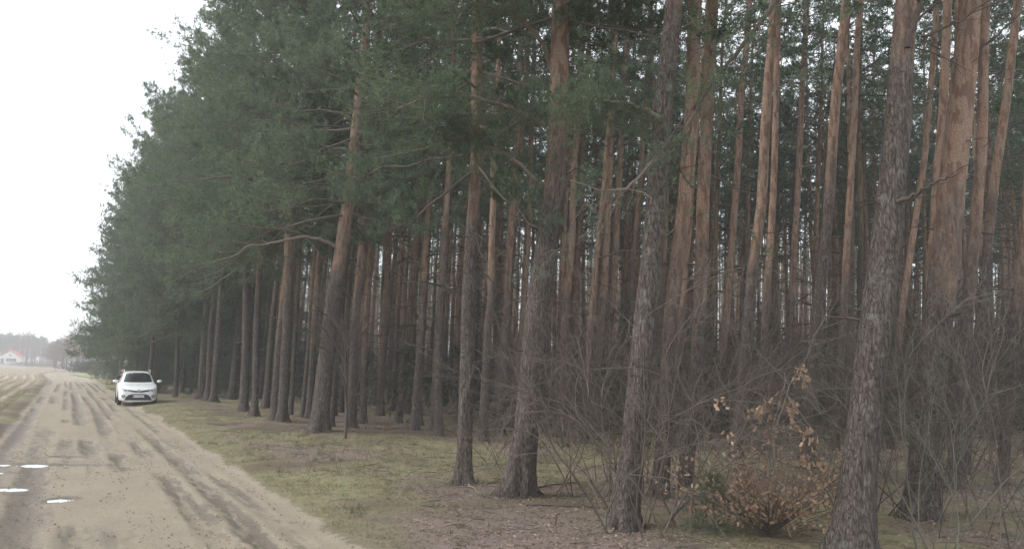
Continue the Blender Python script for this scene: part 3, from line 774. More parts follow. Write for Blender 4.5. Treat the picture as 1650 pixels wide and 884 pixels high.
V, Fc = blades(P_, np.concatenate(SDs), np.full(len(P_), .3), 9, .17, .035, rng, 1.2)
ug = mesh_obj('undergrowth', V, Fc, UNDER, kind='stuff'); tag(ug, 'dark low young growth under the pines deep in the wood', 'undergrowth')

# ------------------------------------------------------------------ shrubs and saplings
def grow(T, p, d, L, r, lev, rng, tips, curl=.18, up=.1, nseg=6, fork=3, k=4, spread=.75):
    P = [p]; q = np.array(p, float); dd = d / np.linalg.norm(d); st = L / nseg; kids = []
    bend = rng.normal(size=3) * curl
    for i in range(nseg):
        dd = dd + rng.normal(size=3) * curl * .5 + bend * .22 + np.array([0, 0, up * .2]); dd /= np.linalg.norm(dd)
        q = q + dd * st; P.append(q.copy())
        if lev > 0 and i >= 1: kids.append((q.copy(), dd.copy(), i / nseg))
    T.add(np.array(P), np.linspace(r, max(r * .35, .0022), len(P)), k if lev > 0 else 3)
    tips.append((q, dd))
    if lev > 0:
        sel = [kids[int(rng.integers(len(kids)))] for _ in range(fork)]
        for (a, b, t) in sel:
            s = rng.normal(size=3); s -= s.dot(b) * b; s /= np.linalg.norm(s)
            nd = b + s * spread * (.6 + .6 * rng.random())
            grow(T, a, nd, L * (.45 + .3 * rng.random()) * (1.1 - .4 * t), r * .5, lev - 1, rng, tips, curl, up, nseg, fork, k, spread)
def shrub(name, label, cat, px, py, height, nst, lean, seed, mat, lev=3, fork=3, r=.012, spread_az=1.0, up=.1, curl=.18, group=None, base=.25, z=.0, dirx=0.0):
    rng = np.random.default_rng(seed); b = on_ground(px, py, z); zz = gz(b.x, b.y)
    root = thing(name, label, cat, (b.x, b.y, zz), 0, group)
    tips = []
    for s in range(nst):
        T = Tubes(); az = rng.random() * 6.283; le = lean * (.4 + rng.random())
        d = np.array([math.cos(az) * le + dirx, math.sin(az) * le * .8, 1.0])
        p = np.array([rng.normal() * base * .5, rng.normal() * base * .5, -.05])
        grow(T, p, d, height * (.6 + .5 * rng.random()), r * (.6 + .5 * rng.random()), lev, rng, tips, curl, up, 8, fork)
        T.build('stem', mat, root)
    return root, tips, rng
SHR = 'bare shrubs at the foot of the wood'
shrub('bare_shrub', 'big leafless shrub of many arching twigs before the grey pine', 'shrub', 1062, 868, 2.9, 16, .75, 11, TWIG, 3, 4, .014, group=SHR, up=-.03, curl=.2, base=.6, dirx=-.12)
shrub('bare_shrub', 'dark leafless tangle between the large middle trunk and the grey pine', 'shrub', 960, 815, 2.6, 13, .8, 12, TWIG_D, 3, 4, .012, group=SHR, up=-.05, curl=.22, base=.8, dirx=.05)
shrub('bare_shrub', 'grey-green leafless shrub of upright forked stems before the stout orange pine', 'shrub', 1505, 905, 2.3, 7, .42, 13, GREENSTEM, 3, 4, .012, group=SHR, up=.05, curl=.14, base=.35)
shrub('bare_shrub', 'thin leafless shrub at the bottom right corner', 'shrub', 1600, 890, 2.2, 8, .7, 14, TWIG, 3, 4, .010, group=SHR, up=0, curl=.2, base=.6)
shrub('bare_shrub', 'leafless shrub right behind the nearest big grey pine', 'shrub', 1430, 850, 2.4, 8, .6, 15, TWIG_D, 3, 4, .011, group=SHR, up=0, curl=.2, base=.6)
shrub('bare_shrub', 'low leafless shrub between the tall ringed pine and the oak leaves', 'shrub', 1185, 850, 2.3, 9, .75, 16, TWIG, 3, 4, .009, group=SHR, up=-.03, curl=.2, base=.6)
shrub('bare_shrub', 'sparse dark twigs at the right foot of the slim reddish pine', 'shrub', 790, 745, 1.7, 8, .7, 17, TWIG_D, 2, 4, .009, group=SHR, up=-.02, base=.5)
shrub('bare_shrub', 'small bare shrub just behind the sapling on the mossy bank', 'shrub', 585, 700, 2.0, 7, .6, 18, TWIG_D, 3, 3, .009, group=SHR, base=.5)
shrub('bare_shrub', 'fine twiggy shrub left of the slim reddish pine', 'shrub', 700, 720, 1.3, 8, .8, 19, TWIG, 2, 4, .007, group=SHR, base=.7)
shrub('bare_shrub', 'twiggy shrub under the two thin trunks beyond the mossy bank', 'shrub', 640, 690, 2.2, 9, .7, 20, TWIG_D, 3, 3, .009, group=SHR, base=1.0)
shrub('bare_shrub', 'thin dark brush behind the big leafless shrub', 'shrub', 1090, 760, 3.2, 11, .6, 21, TWIG_D, 3, 4, .010, group=SHR, base=1.2)
shrub('bare_shrub', 'thin dark brush behind the crooked grey pine', 'shrub', 1330, 745, 3.0, 10, .6, 22, TWIG_D, 3, 4, .010, group=SHR, base=1.4)
shrub('bare_shrub', 'dark brush in the shade at the right border', 'shrub', 1600, 770, 3.2, 11, .6, 23, TWIG_D, 3, 4, .010, group=SHR, base=1.6)
for (px, py, hh, ns, sd_, bs, lab) in ((930, 725, 2.6, 12, 51, 1.8, 'far dark brush below the bright orange pine'), (1080, 725, 3.0, 12, 52, 2.0, 'far dark brush beyond the orange shrub pine'), (1170, 730, 3.0, 12, 53, 2.0, 'far dark brush beyond the knotted pine'), (1270, 725, 3.0, 12, 54, 2.0, 'far dark brush straight above the oak sapling'), (1460, 740, 3.2, 12, 55, 2.0, 'far dark brush between the nearest big pine and the stout orange pine'), (1560, 740, 3.2, 12, 56, 2.0, 'far dark brush beyond the stout orange pine'), (1640, 800, 3.0, 12, 57, 1.5, 'dark brush cut by the right border'),
                               (880, 760, 2.4, 10, 41, 1.3, 'thin dark brush right behind the large middle trunk'), (1010, 790, 3.0, 12, 42, 1.2, 'dark twiggy brush left of the grey shrub pine'), (1150, 790, 2.8, 11, 43, 1.2, 'twiggy brush behind the juniper bush'),
                               (1240, 760, 2.8, 11, 44, 1.4, 'twiggy brush behind the oak sapling'), (1420, 780, 3.2, 13, 45, 1.5, 'tangled brush behind the nearest big pine'), (1520, 800, 3.0, 12, 46, 1.3, 'tangled brush at the foot of the stout orange pine'), (1560, 860, 2.6, 9, 47, .9, 'fine leafless shrub left of the bottom right corner shrub'), (1350, 845, 2.2, 8, 48, .7, 'fine twigs left of the foot of the nearest big pine')):
    shrub('bare_shrub', lab, 'shrub', px, py, hh, ns, .7, sd_, TWIG_D, 3, 4, .010, group=SHR, base=bs, up=0, curl=.2)
shrub('bare_sapling', 'small leafless sapling standing alone on the mossy bank', 'sapling', 556, 716, 2.9, 1, .08, 31, TWIG_D, 3, 9, .075, up=.12, curl=.13, base=.01)
shrub('bare_sapling', 'short leafless sapling right of the lone sapling', 'sapling', 590, 712, 1.3, 2, .3, 32, TWIG, 2, 4, .011, base=.05)
shrub('bare_sapling', 'knee-high leafless shoot on the bank below the lone sapling', 'sapling', 545, 772, .75, 2, .45, 33, TWIG, 2, 3, .006, base=.05)
shrub('bare_sapling', 'tiny leafless shoot right of the knee-high shoot', 'sapling', 577, 770, .6, 2, .3, 34, TWIG, 2, 3, .005, base=.05)

def leaf_quads(P, rng, size, droop=.5):
    """small lobed leaves: five-corner fans with a bent midrib"""
    N = len(P); V, Fc = [], []
    d = rng.normal(size=(N, 3)); d[:, 2] -= droop; d /= np.linalg.norm(d, axis=1)[:, None]
    s = np.cross(d, rng.normal(size=(N, 3))); s /= np.linalg.norm(s, axis=1)[:, None]; n = np.cross(d, s)
    L = size * (.6 + .8 * rng.random((N, 1)))
    shape = [(0, 0, 0), (.28, .26, .05), (.5, .17, .03), (.74, .30, .10), (1.0, 0, -.06), (.74, -.30, .12), (.5, -.17, .03), (.28, -.26, .06)]
    A = np.stack([P + d * L * a + s * L * b + n * L * c for a, b, c in shape], 1).reshape(-1, 3)
    base = np.arange(N)[:, None] * 8
    tri = np.array([(0, 1, 2), (0, 2, 4), (2, 3, 4), (0, 4, 6), (4, 5, 6), (0, 6, 7)])
    return A, (base[:, :, None] + tri[None]).reshape(-1, 3)
# oak sapling that keeps brown leaves
rng = np.random.default_rng(5)
b = on_ground(1250, 872); zz = gz(b.x, b.y); dep = b.y
root = thing('oak_sapling', 'young oak sapling with a thin green stem and a few clumps of withered brown leaves', 'sapling', (b.x, b.y, zz))
org = np.array([b.x, b.y, zz])
def px3(pts, off=0): return np.array([[*at_depth(x, y, dep + off)] for x, y in pts]) - org
T = Tubes(); T.add(np.vstack([[0, 0, -.05], px3([(1249, 760), (1247, 695), (1262, 655), (1272, 620), (1300, 575), (1312, 540), (1345, 490), (1366, 450)])]), [.016, .014, .012, .010, .009, .007, .006, .004, .003], 6)
T.build('stem', GREENSTEM, root)
for q, (pts, off) in enumerate([([(1270, 618), (1240, 585), (1210, 555)], .1), ([(1272, 640), (1300, 680), (1340, 725)], -.2), ([(1248, 697), (1225, 672), (1180, 640), (1160, 612), (1150, 575)], -.1),
                  ([(1248, 700), (1275, 690), (1298, 682)], 0), ([(1296, 578), (1315, 572), (1338, 556)], .1), ([(1320, 530), (1350, 520), (1360, 515)], .1), ([(1247, 715), (1235, 700), (1215, 690)], .1)]):
    T = Tubes(); P = px3(pts, off); P[0] = px3([pts[0]])[0]
    T.add(P, np.linspace(.008, .003, len(P)), 4); T.build('branch', GREENSTEM, root)
for q, (x, y, n, sp) in enumerate([(1292, 598, 26, .065), (1228, 665, 20, .07), (1222, 655, 8, .05), (1240, 690, 20, .08), (1272, 660, 16, .06), (1268, 648, 8, .05), (1280, 690, 18, .08), (1302, 705, 18, .07), (1298, 740, 14, .05), (1163, 646, 7, .04), (1175, 700, 5, .04), (1253, 632, 6, .05)]):
    c = px3([(x, y)])[0]; P = c + rng.normal(size=(n, 3)) * sp * np.array([1, .8, 1.1])
    A, Fc = leaf_quads(P, rng, .085, 1.0); mesh_obj('leaf_clump', A, Fc, LEAF, root, kind='stuff')
# bushy oak below it
root = thing('oak_bush', 'low oak bush covered in withered copper-brown leaves at the foot of the near pine', 'bush', (b.x, b.y, zz))
b2 = on_ground(1240, 878); root.location = (b2.x, b2.y, gz(b2.x, b2.y))
T = Tubes(); P = []
for q in range(84):
    d = np.array([np.clip(rng.normal(), -1.5, 1.1) * .58, rng.normal() * .42, .38 + .50 * rng.random()])
    d[0] -= .02; s = np.linspace(0, 1, 7)[:, None]; Q = d * s * 1.5 + np.cumsum(rng.normal(size=(7, 3)) * .03, 0) * s
    Q[:, 2] -= .25 * s[:, 0] ** 2 * .6; Q[:, 2] = np.maximum(Q[:, 2], .02)
    T.add(Q, np.linspace(.008, .003, 7), 4)
    for j in range(20):
        t_ = .3 + .7 * rng.random(); P.append(np.array([np.interp(t_, s[:, 0], Q[:, i]) for i in range(3)]) + rng.normal(size=3) * .055)
T.build('stem', TWIG, root)
A, Fc = leaf_quads(np.array(P), rng, .062, .3); mesh_obj('leaves', A, Fc, LEAF, root)
# little juniper / pine seedling
b = on_ground(1150, 872); root = thing('juniper_bush', 'small dark green juniper bush beside the brown oak leaves', 'bush', (b.x, b.y, gz(b.x, b.y)))
n = 520; zt = rng.random(n); q = rng.normal(size=(n, 3)) * .22 * (1.1 - zt)[:, None]; q[:, 2] = zt * .72
T = Tubes(); T.add([(0, 0, -.05), (.01, 0, .4), (0, .02, .74)], [.02, .012, .005], 5); T.build('stem', TWIG, root)
V, Fc = blades(q, q * np.array([2, 2, 0]) + rng.normal(size=(n, 3)) * .2 + np.array([0, 0, .35]), np.full(n, .1), 14, .04, .006, rng); mesh_obj('needles', V, Fc, NEEDLE, root)
# dark bush beside the road past the car
for (px, py, hh, ww, lab) in [(168, 612, 3.0, 1.6, 'dark evergreen bush at the roadside just left of the parked car'), (183, 614, 2.2, 1.2, 'lower dark bush pressed against the parked car in the picture'), (152, 606, 1.5, 1.0, 'small yellowish bush at the edge of the light green lawn')]:
    b = on_ground(px, py); root = thing('evergreen_bush', lab, 'bush', (b.x, b.y, gz(b.x, b.y)))
    n = 900; zt = rng.random(n) ** .9; q = rng.normal(size=(n, 3)) * ww * .5 * (1.15 - zt)[:, None]; q[:, 2] = zt * hh
    T = Tubes()
    for s_ in range(5): T.add([(0, 0, -.05), (rng.normal() * .2, rng.normal() * .2, hh * .5), (rng.normal() * .4, rng.normal() * .4, hh * .9)], [.04, .025, .01], 4)
    T.build('stem', TWIG_D, root)
    V, Fc = blades(q, q * np.array([1, 1, 0]) + rng.normal(size=(n, 3)) * .5 + np.array([0, 0, .4]), np.full(n, .25), 10, .14, .03, rng); mesh_obj('foliage', V, Fc, NEEDLE if hh > 2 else BLADE, root)

# ------------------------------------------------------------------ ground cover
def wet_shade_mask(u, v): return ground(u, v)[2]
def scatter(n, u0, u1, v0, v1, keep, rng, pw=1.6):
    u = u0 + (u1 - u0) * rng.random(n) ** pw; v = v0 + (v1 - v0) * rng.random(n)
    z, sand, wet_shade, moss, lit, fld, straw = ground(u, v)
    k = rng.random(n) < keep(u, v, sand, moss, lit, fld); u, v, z = u[k], v[k], z[k]
    x, y = UV(u, v); return np.stack([x, y, z], -1)
P = scatter(230000, 3.5, 45, 2.5, 9, lambda u, v, sand, moss, lit, fld: (sand < .25) * (.10 + .9 * moss) * (1 - .8 * lit) * (.25 + 1.2 * (fbm(u * 4, v * 4, 2, 8) > .5)) * (v < 7.5 + (u > 10) * 1), rng, 1.7)
N = len(P); D = rng.normal(size=(N, 3)) * .55 + np.array([0, 0, .75])
V, Fc = blades(P - np.array([0, 0, .01]), D, np.full(N, .004), 1, .06, .008, rng, .3)
o = mesh_obj('grass', V, Fc, BLADE, kind='stuff'); tag(o, 'short yellowish grass and moss on the bank beside the road', 'grass')
P = scatter(40000, 6, 70, -4.4, -1.9, lambda u, v, sand, moss, lit, fld: (sand < .25) * (.9 * (v < -2.1)) * (1 - fld * .6), rng, 1.5)
N = len(P); D = rng.normal(size=(N, 3)) * .5 + np.array([0, 0, .8])
V, Fc = blades(P, D, np.full(N, .004), 1, .09, .014, rng, .3)
o = mesh_obj('verge_grass', V, Fc, BLADE, kind='stuff'); tag(o, 'thin grass strip between the road and the ploughed field', 'grass')
# stubble in the field rows
u = 14 + 150 * rng.random(60000) ** 1.3; rr = rng.integers(3, 26, 60000); v = -.95 * rr + rng.normal(size=60000) * .14
z = ground(u, v)[0]; keep = v < -2.9; x, y = UV(u, v + road_shift(u)); P = np.stack([x, y, z], -1)[keep]; N = len(P)
V, Fc = blades(P, rng.normal(size=(N, 3)) * .6 + np.array([0, 0, .6]), np.full(N, .004), 1, .16, .03, rng, .3)
o = mesh_obj('stubble', V, Fc, flat('straw', (.50, .43, .31), .9), kind='stuff'); tag(o, 'pale cut stubble along the rows of the ploughed field', 'stubble')
# leaf litter
P = scatter(60000, 3.5, 26, 3.4, 14, lambda u, v, sand, moss, lit, fld: (sand < .2) * (.12 + .95 * lit) * np.where(v < 5, .3 + .7 * lit, 1), rng, 1.8)
N = len(P); d = rng.normal(size=(N, 3)) * np.array([1, 1, .25]); A, Fc = leaf_quads(P + np.array([0, 0, .014]), rng, .055, 0)
A = A.reshape(N, 8, 3); A[:, :, 2] = P[:, None, 2] + .006 + (A[:, :, 2] - P[:, None, 2] - .014) * .45 + .012; A = A.reshape(-1, 3)
o = mesh_obj('fallen_leaves', A, Fc, LITTER, kind='stuff'); tag(o, 'carpet of grey-brown fallen leaves at the foot of the bank', 'leaves')
P = scatter(1500, 5, 24, 3.6, 9, lambda u, v, sand, moss, lit, fld: (sand < .1) * (fbm(u * 1.2, v * 1.2, 2, 15) > .55) * .6, rng, 1.5)
N = len(P); Q = np.repeat(P, 16, 0) + rng.normal(size=(N * 16, 3)) * [.035, .035, 0]
V, Fc = blades(Q, rng.normal(size=Q.shape) * .5 + [0, 0, .85], np.full(len(Q), .004), 1, .13, .007, rng, .3)
o = mesh_obj('grass_tufts', V, Fc, BLADE, kind='stuff'); tag(o, 'dry straw-coloured grass tufts dotted over the bank', 'grass')
# clods on the road
P = scatter(16000, 5, 26, -1.8, 3.2, lambda u, v, sand, moss, lit, fld: sand * (.05 + .7 * (fbm(u * .5, v * 4, 3, 77) > .53) + .5 * (wet_shade_mask(u, v) > .5)), rng, 1.4)
N = len(P); s = (.004 + .018 * rng.random((N, 1, 1)) ** 4)
tet = np.array([(1, 0, 0), (-.5, .9, 0), (-.5, -.9, 0), (0, 0, .9), ]); V = (P[:, None] + tet[None] * s * (1 + .5 * rng.random((N, 4, 1)))).reshape(-1, 3)
Fc = (np.arange(N)[:, None, None] * 4 + np.array([(0, 1, 3), (1, 2, 3), (2, 0, 3)])[None]).reshape(-1, 3)
o = mesh_obj('soil_clods', V, Fc, flat('clod', (.17, .135, .10), .95), kind='stuff'); tag(o, 'small dark clods of soil scattered over the sandy road', 'soil')
# twigs on the forest floor
P = scatter(2600, 6, 40, 4.5, 22, lambda u, v, sand, moss, lit, fld: .9 + 0 * u, rng, 1.4); T = Tubes()
for p in P:
    a = rng.random() * 6.28; L = .1 + .6 * rng.random() ** 2; d = np.array([math.cos(a), math.sin(a), .1 * rng.random()]); m_ = p + d * L * .5 + rng.normal(size=3) * .03 * L
    T.add(np.array([p + [0, 0, .01], m_ + [0, 0, .02], p + d * L + [0, 0, .015]]), [.007, .006, .003], 3)
o = T.build('fallen_twigs', TWIG, kind='stuff'); tag(o, 'litter of small dead twigs over the forest floor', 'twigs')
for (a, c, r, lab, mt) in [((750, 790), (776, 806), .012, 'short pale stick lying at the foot of the slim reddish pine', TWIG_L), ((783, 792), (812, 780), .012, 'pale broken branch lying against the large middle trunk', TWIG_L),
                       ((850, 832), (985, 838), .014, 'long dark branch lying across the fallen leaves', TWIG_D), ((620, 700), (668, 690), .02, 'dead branch lying beyond the mossy bank', TWIG_L),
                       ((860, 800), (925, 790), .02, 'dark bough lying behind the large middle trunk', TWIG_D), ((640, 672), (700, 676), .02, 'thin log on the ground far under the pines', TWIG_D)]:
    A_, C_ = on_ground(*a), on_ground(*c); s = np.linspace(0, 1, 9)[:, None]; p0 = np.array([A_.x, A_.y, 0]); p1 = np.array([C_.x, C_.y, 0])
    Q = p0 + (p1 - p0) * s + rng.normal(size=(9, 3)) * .02; Q[:, 2] = [gz(q[0], q[1]) + r + .01 for q in Q]; T = Tubes(); L = np.linalg.norm(p1 - p0)
    T.add(Q, np.linspace(r, r * .5, 9), 6)
    for j in range(5):
        i0 = int(rng.integers(2, 8)); T.add(np.array([Q[i0], Q[i0] + (rng.normal(size=3) * .5 + [0, 0, .4]) * L * .12]), [r * .4, .003], 3)
    tag(T.build('fallen_branch', mt), lab, 'branch', 'fallen branches under the pines')

# ------------------------------------------------------------------ the parked car (local: front at -Y, x to the car's left in view)
def build_car(loc, rz):
    root = thing('parked_car', 'white family car with roof rails parked on the grass verge facing the camera', 'car', loc, rz)
    m, t, b = new_mat('car_paint'); PAINT = m
    b.inputs['Base Color'].default_value = (.78, .79, .80, 1); b.inputs['Roughness'].default_value = .28; b.inputs['Coat Weight'].default_value = .6; b.inputs['Coat Roughness'].default_value = .05
    nn = noise(t, N_(t, 'ShaderNodeTexCoord').outputs['Object'], 3, 4)
    t.links.new(mixc(t, nn, (.78, .78, .775), (.86, .865, .87)), b.inputs['Base Color'])
    GL = glass_mat('car_glass', (.012, .015, .018)); BLK = flat('black_trim', (.02, .02, .022), .45); RUB = flat('tyre_rubber', (.028, .027, .026), .85)
    CH = flat('chrome', (.75, .75, .77), .18, 1.0, .03); LAMP = glass_mat('lamp_glass', (.42, .44, .46), .1); RIM = flat('alloy', (.42, .42, .44), .35, .8); PLW = flat('plate_white', (.8, .8, .78), .5); PLB = flat('plate_blue', (.03, .08, .4), .5)
    # stations: y (0 = front), half width low, half width belt, z sill, z belt, z roof/hood centre, half width roof, z roof edge
    st = [(0.00, .54, .50, .19, .60, .66, .30, .63), (.05, .70, .66, .17, .68, .745, .45, .71), (.16, .79, .76, .19, .76, .83, .58, .79), (.34, .865, .83, .18, .83, .90, .66, .865),
          (.60, .885, .865, .18, .89, .965, .70, .93), (.95, .885, .875, .18, .945, 1.03, .72, .985), (1.12, .885, .875, .18, .965, 1.075, .73, 1.02), (1.42, .885, .875, .18, .985, 1.29, .68, 1.20),
          (1.75, .885, .875, .18, .995, 1.49, .635, 1.415), (2.05, .885, .875, .18, 1.00, 1.585, .615, 1.515), (2.5, .885, .875, .18, 1.01, 1.62, .61, 1.555), (3.1, .885, .875, .18, 1.02, 1.615, .60, 1.55),
          (3.7, .885, .87, .19, 1.03, 1.585, .585, 1.515), (4.1, .875, .855, .21, 1.03, 1.50, .57, 1.42), (4.32, .86, .83, .24, 1.0, 1.25, .60, 1.18), (4.44, .80, .77, .30, .92, 1.0, .6, .97)]
    V, Fc = [], []
    for (y, wl, wb, zs, zb, zr, wr, ze) in st:
        half = [(0, zs), (wl * .8, zs), (wl * .97, zs + .06), (wl, zs + .2 * (zb - zs) + .05), (wl + .008, zs + .6 * (zb - zs)), (wb, zb - .04), (wb - .03, zb), (wr + (wb - wr) * .45, zb + (ze - zb) * .5), (wr, ze), (wr * .75, ze + (zr - ze) * .7), (0, zr)]
        ring = [(x, y, z) for x, z in half] + [(-x, y, z) for x, z in half[-2:0:-1]]
        V += ring
    k = 20
    for i in range(len(st) - 1):
        for j in range(k): Fc.append((i * k + j, (i + 1) * k + j, (i + 1) * k + (j + 1) % k, i * k + (j + 1) % k))
    Fc.append(tuple(range(k))); Fc.append(tuple(range((len(st) - 1) * k, len(st) * k))[::-1])
    body = mesh_obj('body', V, Fc, PAINT, root, True)
    md = body.modifiers.new('s', 'SUBSURF'); md.levels = md.render_levels = 2
    dg = bpy.context.evaluated_depsgraph_get(); ev = body.evaluated_get(dg); me = bpy.data.meshes.new_from_object(ev)
    bm = bmesh.new(); bm.from_mesh(me); bv = BVHTree.FromBMesh(bm); bm.free()
    def patch(name, poly, mat, side='front', off=.008, n=3, par=None, thick=.0):
        bm = bmesh.new()
        if side == 'front': vs = [bm.verts.new((x, -.5, z)) for x, z in poly]; d = Vector((0, 1, 0))
        else:
            sg = 1 if side == 'r' else -1
            vs = [bm.verts.new((sg * 1.6, y, z)) for y, z in poly]; d = Vector((-sg, 0, 0))
        f = bm.faces.new(vs); bmesh.ops.triangulate(bm, faces=[f])
        for _ in range(n): bmesh.ops.subdivide_edges(bm, edges=bm.edges[:], cuts=1, use_grid_fill=True); bmesh.ops.triangulate(bm, faces=bm.faces[:])
        bad = []
        for v in bm.verts:
            h, nr, _, _ = bv.ray_cast(v.co, d)
            if h is None: bad.append(v)
            else: v.co = h - d * off
        if bad: bmesh.ops.delete(bm, geom=bad, context='VERTS')
        bmesh.ops.recalc_face_normals(bm, faces=bm.faces[:])
        me_ = bpy.data.meshes.new(name); bm.to_mesh(me_); bm.free()
        for p in me_.polygons: p.use_smooth = True
        return link(name, me_, mat, par or root)
    sym = lambda poly: [(-x, z) for x, z in poly][::-1]
    patch('windshield', [(-.66, 1.085), (-.3, 1.07), (.3, 1.07), (.66, 1.085), (.60, 1.30), (.545, 1.475), (.3, 1.525), (-.3, 1.525), (-.545, 1.475), (-.60, 1.30)], GL, n=3)
    patch('upper_grille', [(-.56, .69), (-.15, .615), (.15, .615), (.56, .69), (.56, .765), (.15, .705), (-.15, .705), (-.56, .765)], BLK, n=2, off=.012)
    patch('grille_bar', [(-.50, .722), (-.12, .655), (.12, .655), (.50, .722), (.50, .728), (.12, .661), (-.12, .661), (-.50, .728)], CH, n=2, off=.02)
    patch('lower_grille', [(-.61, .25), (.61, .25), (.56, .39), (.44, .50), (.27, .545), (-.27, .545), (-.44, .50), (-.56, .39)], BLK, n=3, off=.012)
    patch('bumper_strip', [(-.58, .215), (.58, .215), (.61, .25), (-.61, .25)], PAINT, n=2, off=.03)
    for s in (1, -1):
        poly = [(.47, .70), (.62, .66), (.755, .70), (.775, .78), (.735, .84), (.60, .765), (.47, .735)]
        patch('headlight', poly if s > 0 else sym(poly), LAMP, n=2, off=.014)
        poly = [(.52, .712), (.60, .69), (.655, .715), (.61, .745), (.54, .735)]
        patch('headlight_lens', poly if s > 0 else sym(poly), GL, n=1, off=.022)
        cx, cz = .665, .435; poly = [(cx + .085 * math.cos(a * math.pi / 6), cz + .075 * math.sin(a * math.pi / 6)) for a in range(12)]
        fo = patch('fog_lamp', poly if s > 0 else sym(poly), BLK, n=1, off=.012)
        poly = [(cx + .045 * math.cos(a * math.pi / 6), cz + .045 * math.sin(a * math.pi / 6)) for a in range(12)]
        patch('fog_glass', poly if s > 0 else sym(poly), LAMP, n=1, off=.024, par=fo)
        sd_ = 'r' if s > 0 else 'l'
        patch('side_window', [(1.42, 1.075), (2.35, 1.085), (2.35, 1.44), (2.02, 1.43), (1.75, 1.30)], GL, sd_, n=2)
        patch('side_window', [(2.42, 1.085), (3.2, 1.10), (3.2, 1.43), (2.42, 1.44)], GL, sd_, n=2)
        patch('side_window', [(3.27, 1.11), (3.95, 1.16), (3.75, 1.37), (3.27, 1.42)], GL, sd_, n=2)
        patch('door_seam', [(2.375, .40), (2.388, .40), (2.388, 1.08), (2.375, 1.08)], BLK, sd_, n=1, off=.004)
        patch('door_seam', [(1.37, .40), (1.383, .40), (1.383, 1.03), (1.37, 1.03)], BLK, sd_, n=1, off=.004)
        patch('side_sill', [(1.25, .18), (3.25, .18), (3.25, .27), (1.25, .27)], BLK, sd_, n=1, off=.01)
        # mirror
        bm = bmesh.new(); bmesh.ops.create_uvsphere(bm, u_segments=16, v_segments=10, radius=1)
        for v in bm.verts: v.co = Vector((s * (1.01 + v.co.x * .125), 1.40 + v.co.y * (.075 if v.co.y < 0 else .05), 1.115 + v.co.z * .075 + .01 * v.co.x * s))
        for f in bm.faces: f.smooth = True
        me_ = bpy.data.meshes.new('m'); bm.to_mesh(me_); bm.free(); mo = link('side_mirror', me_, PAINT, root)
        T = Tubes(); T.add([(s * .84, 1.42, 1.06), (s * .95, 1.41, 1.085)], [.03, .025], 6); T.build('mirror_arm', BLK, mo)
        T = Tubes(); T.add([(s * .595, 2.0, 1.53), (s * .60, 2.12, 1.63), (s * .60, 2.4, 1.665), (s * .595, 3.3, 1.65), (s * .585, 3.65, 1.585), (s * .575, 3.75, 1.53)], [.02, .024, .022, .022, .022, .018], 8); T.build('roof_rail', CH, root)
    # wheels
    for y in (.87, 3.52):
        for s in (1, -1):
            bm = bmesh.new()
            prof = [(.0, .235), (.19, .235), (.20, .30), (.185, .325), (.03, .325), (.0, .30)]
            n = 36; ring = []
            for a in range(n):
                c, q = math.cos(a * 2 * math.pi / n), math.sin(a * 2 * math.pi / n)
                ring.append([bm.verts.new((s * (.70 + w_), y + r_ * c, .325 + r_ * q)) for w_, r_ in prof])
            for a in range(n):
                for j in range(len(prof)): bm.faces.new((ring[a][j], ring[(a + 1) % n][j], ring[(a + 1) % n][(j + 1) % 6], ring[a][(j + 1) % 6]))
            bmesh.ops.recalc_face_normals(bm, faces=bm.faces[:]); me_ = bpy.data.meshes.new('w'); bm.to_mesh(me_); bm.free()
            wh = link('wheel', me_, RUB, root)
            V, Fc = [], []
            for q in range(7):
                a = q * 2 * math.pi / 7
                for (rr, da, xx) in ((.05, .35, .17), (.05, -.35, .17), (.235, -.10, .185), (.235, .10, .185)):
                    V.append((s * (.70 + xx), y + rr * math.cos(a + da), .325 + rr * math.sin(a + da)))
                Fc.append((q * 4, q * 4 + 1, q * 4 + 2, q * 4 + 3))
            mesh_obj('rim', V, Fc, RIM, wh)
            V = [(s * (.70 + .12), y, .325)] + [(s * (.70 + .12), y + .24 * math.cos(a * math.pi / 12), .325 + .24 * math.sin(a * math.pi / 12)) for a in range(24)]
            mesh_obj('wheel_disc', V, [(0, 1 + a, 1 + (a + 1) % 24) for a in range(24)], BLK, wh)
            # arch recess, a dark band hugging the body side above the tyre
            poly = [(y + .365 * math.cos(a * math.pi / 14), .33 + .365 * math.sin(a * math.pi / 14)) for a in range(15)] + [(y - .365, .20), (y + .365, .20)]
            patch('wheel_arch', poly, BLK, 'r' if s > 0 else 'l', n=2, off=.003)
    # underside
    V = [(x, y, z) for z in (.17, .30) for x in (-.78, .78) for y in (.25, 4.2)]
    mesh_obj('underbody', V, [(0, 1, 3, 2), (4, 6, 7, 5), (0, 2, 6, 4), (1, 5, 7, 3), (0, 4, 5, 1), (2, 3, 7, 6)], BLK, root)
    # emblem: oval ring with two inner ovals
    bm = bmesh.new()
    T = Tubes()
    y0 = bv.ray_cast(Vector((0, -.5, .685)), Vector((0, 1, 0)))[0].y - .025
    def oval(cx, cz, a, b_, r): 
        th = np.linspace(0, 2 * math.pi, 25); T.add(np.stack([cx + a * np.cos(th), th * 0 + y0, cz + b_ * np.sin(th)], -1), r, 5)
    oval(0, .69, .085, .058, .009); oval(0, .712, .055, .02, .007); oval(0, .69, .024, .05, .007)
    T.build('emblem', CH, root)
    V = [(0, y0 + .012, .69)] + [(.095 * math.cos(a * .2618), y0 + .012, .69 + .068 * math.sin(a * .2618)) for a in range(24)]
    mesh_obj('emblem_base', V, [(0, 1 + a, 1 + (a + 1) % 24) for a in range(24)], PLW, root)
    # plate
    yp = bv.ray_cast(Vector((0, -.5, .44)), Vector((0, 1, 0)))[0].y - .04
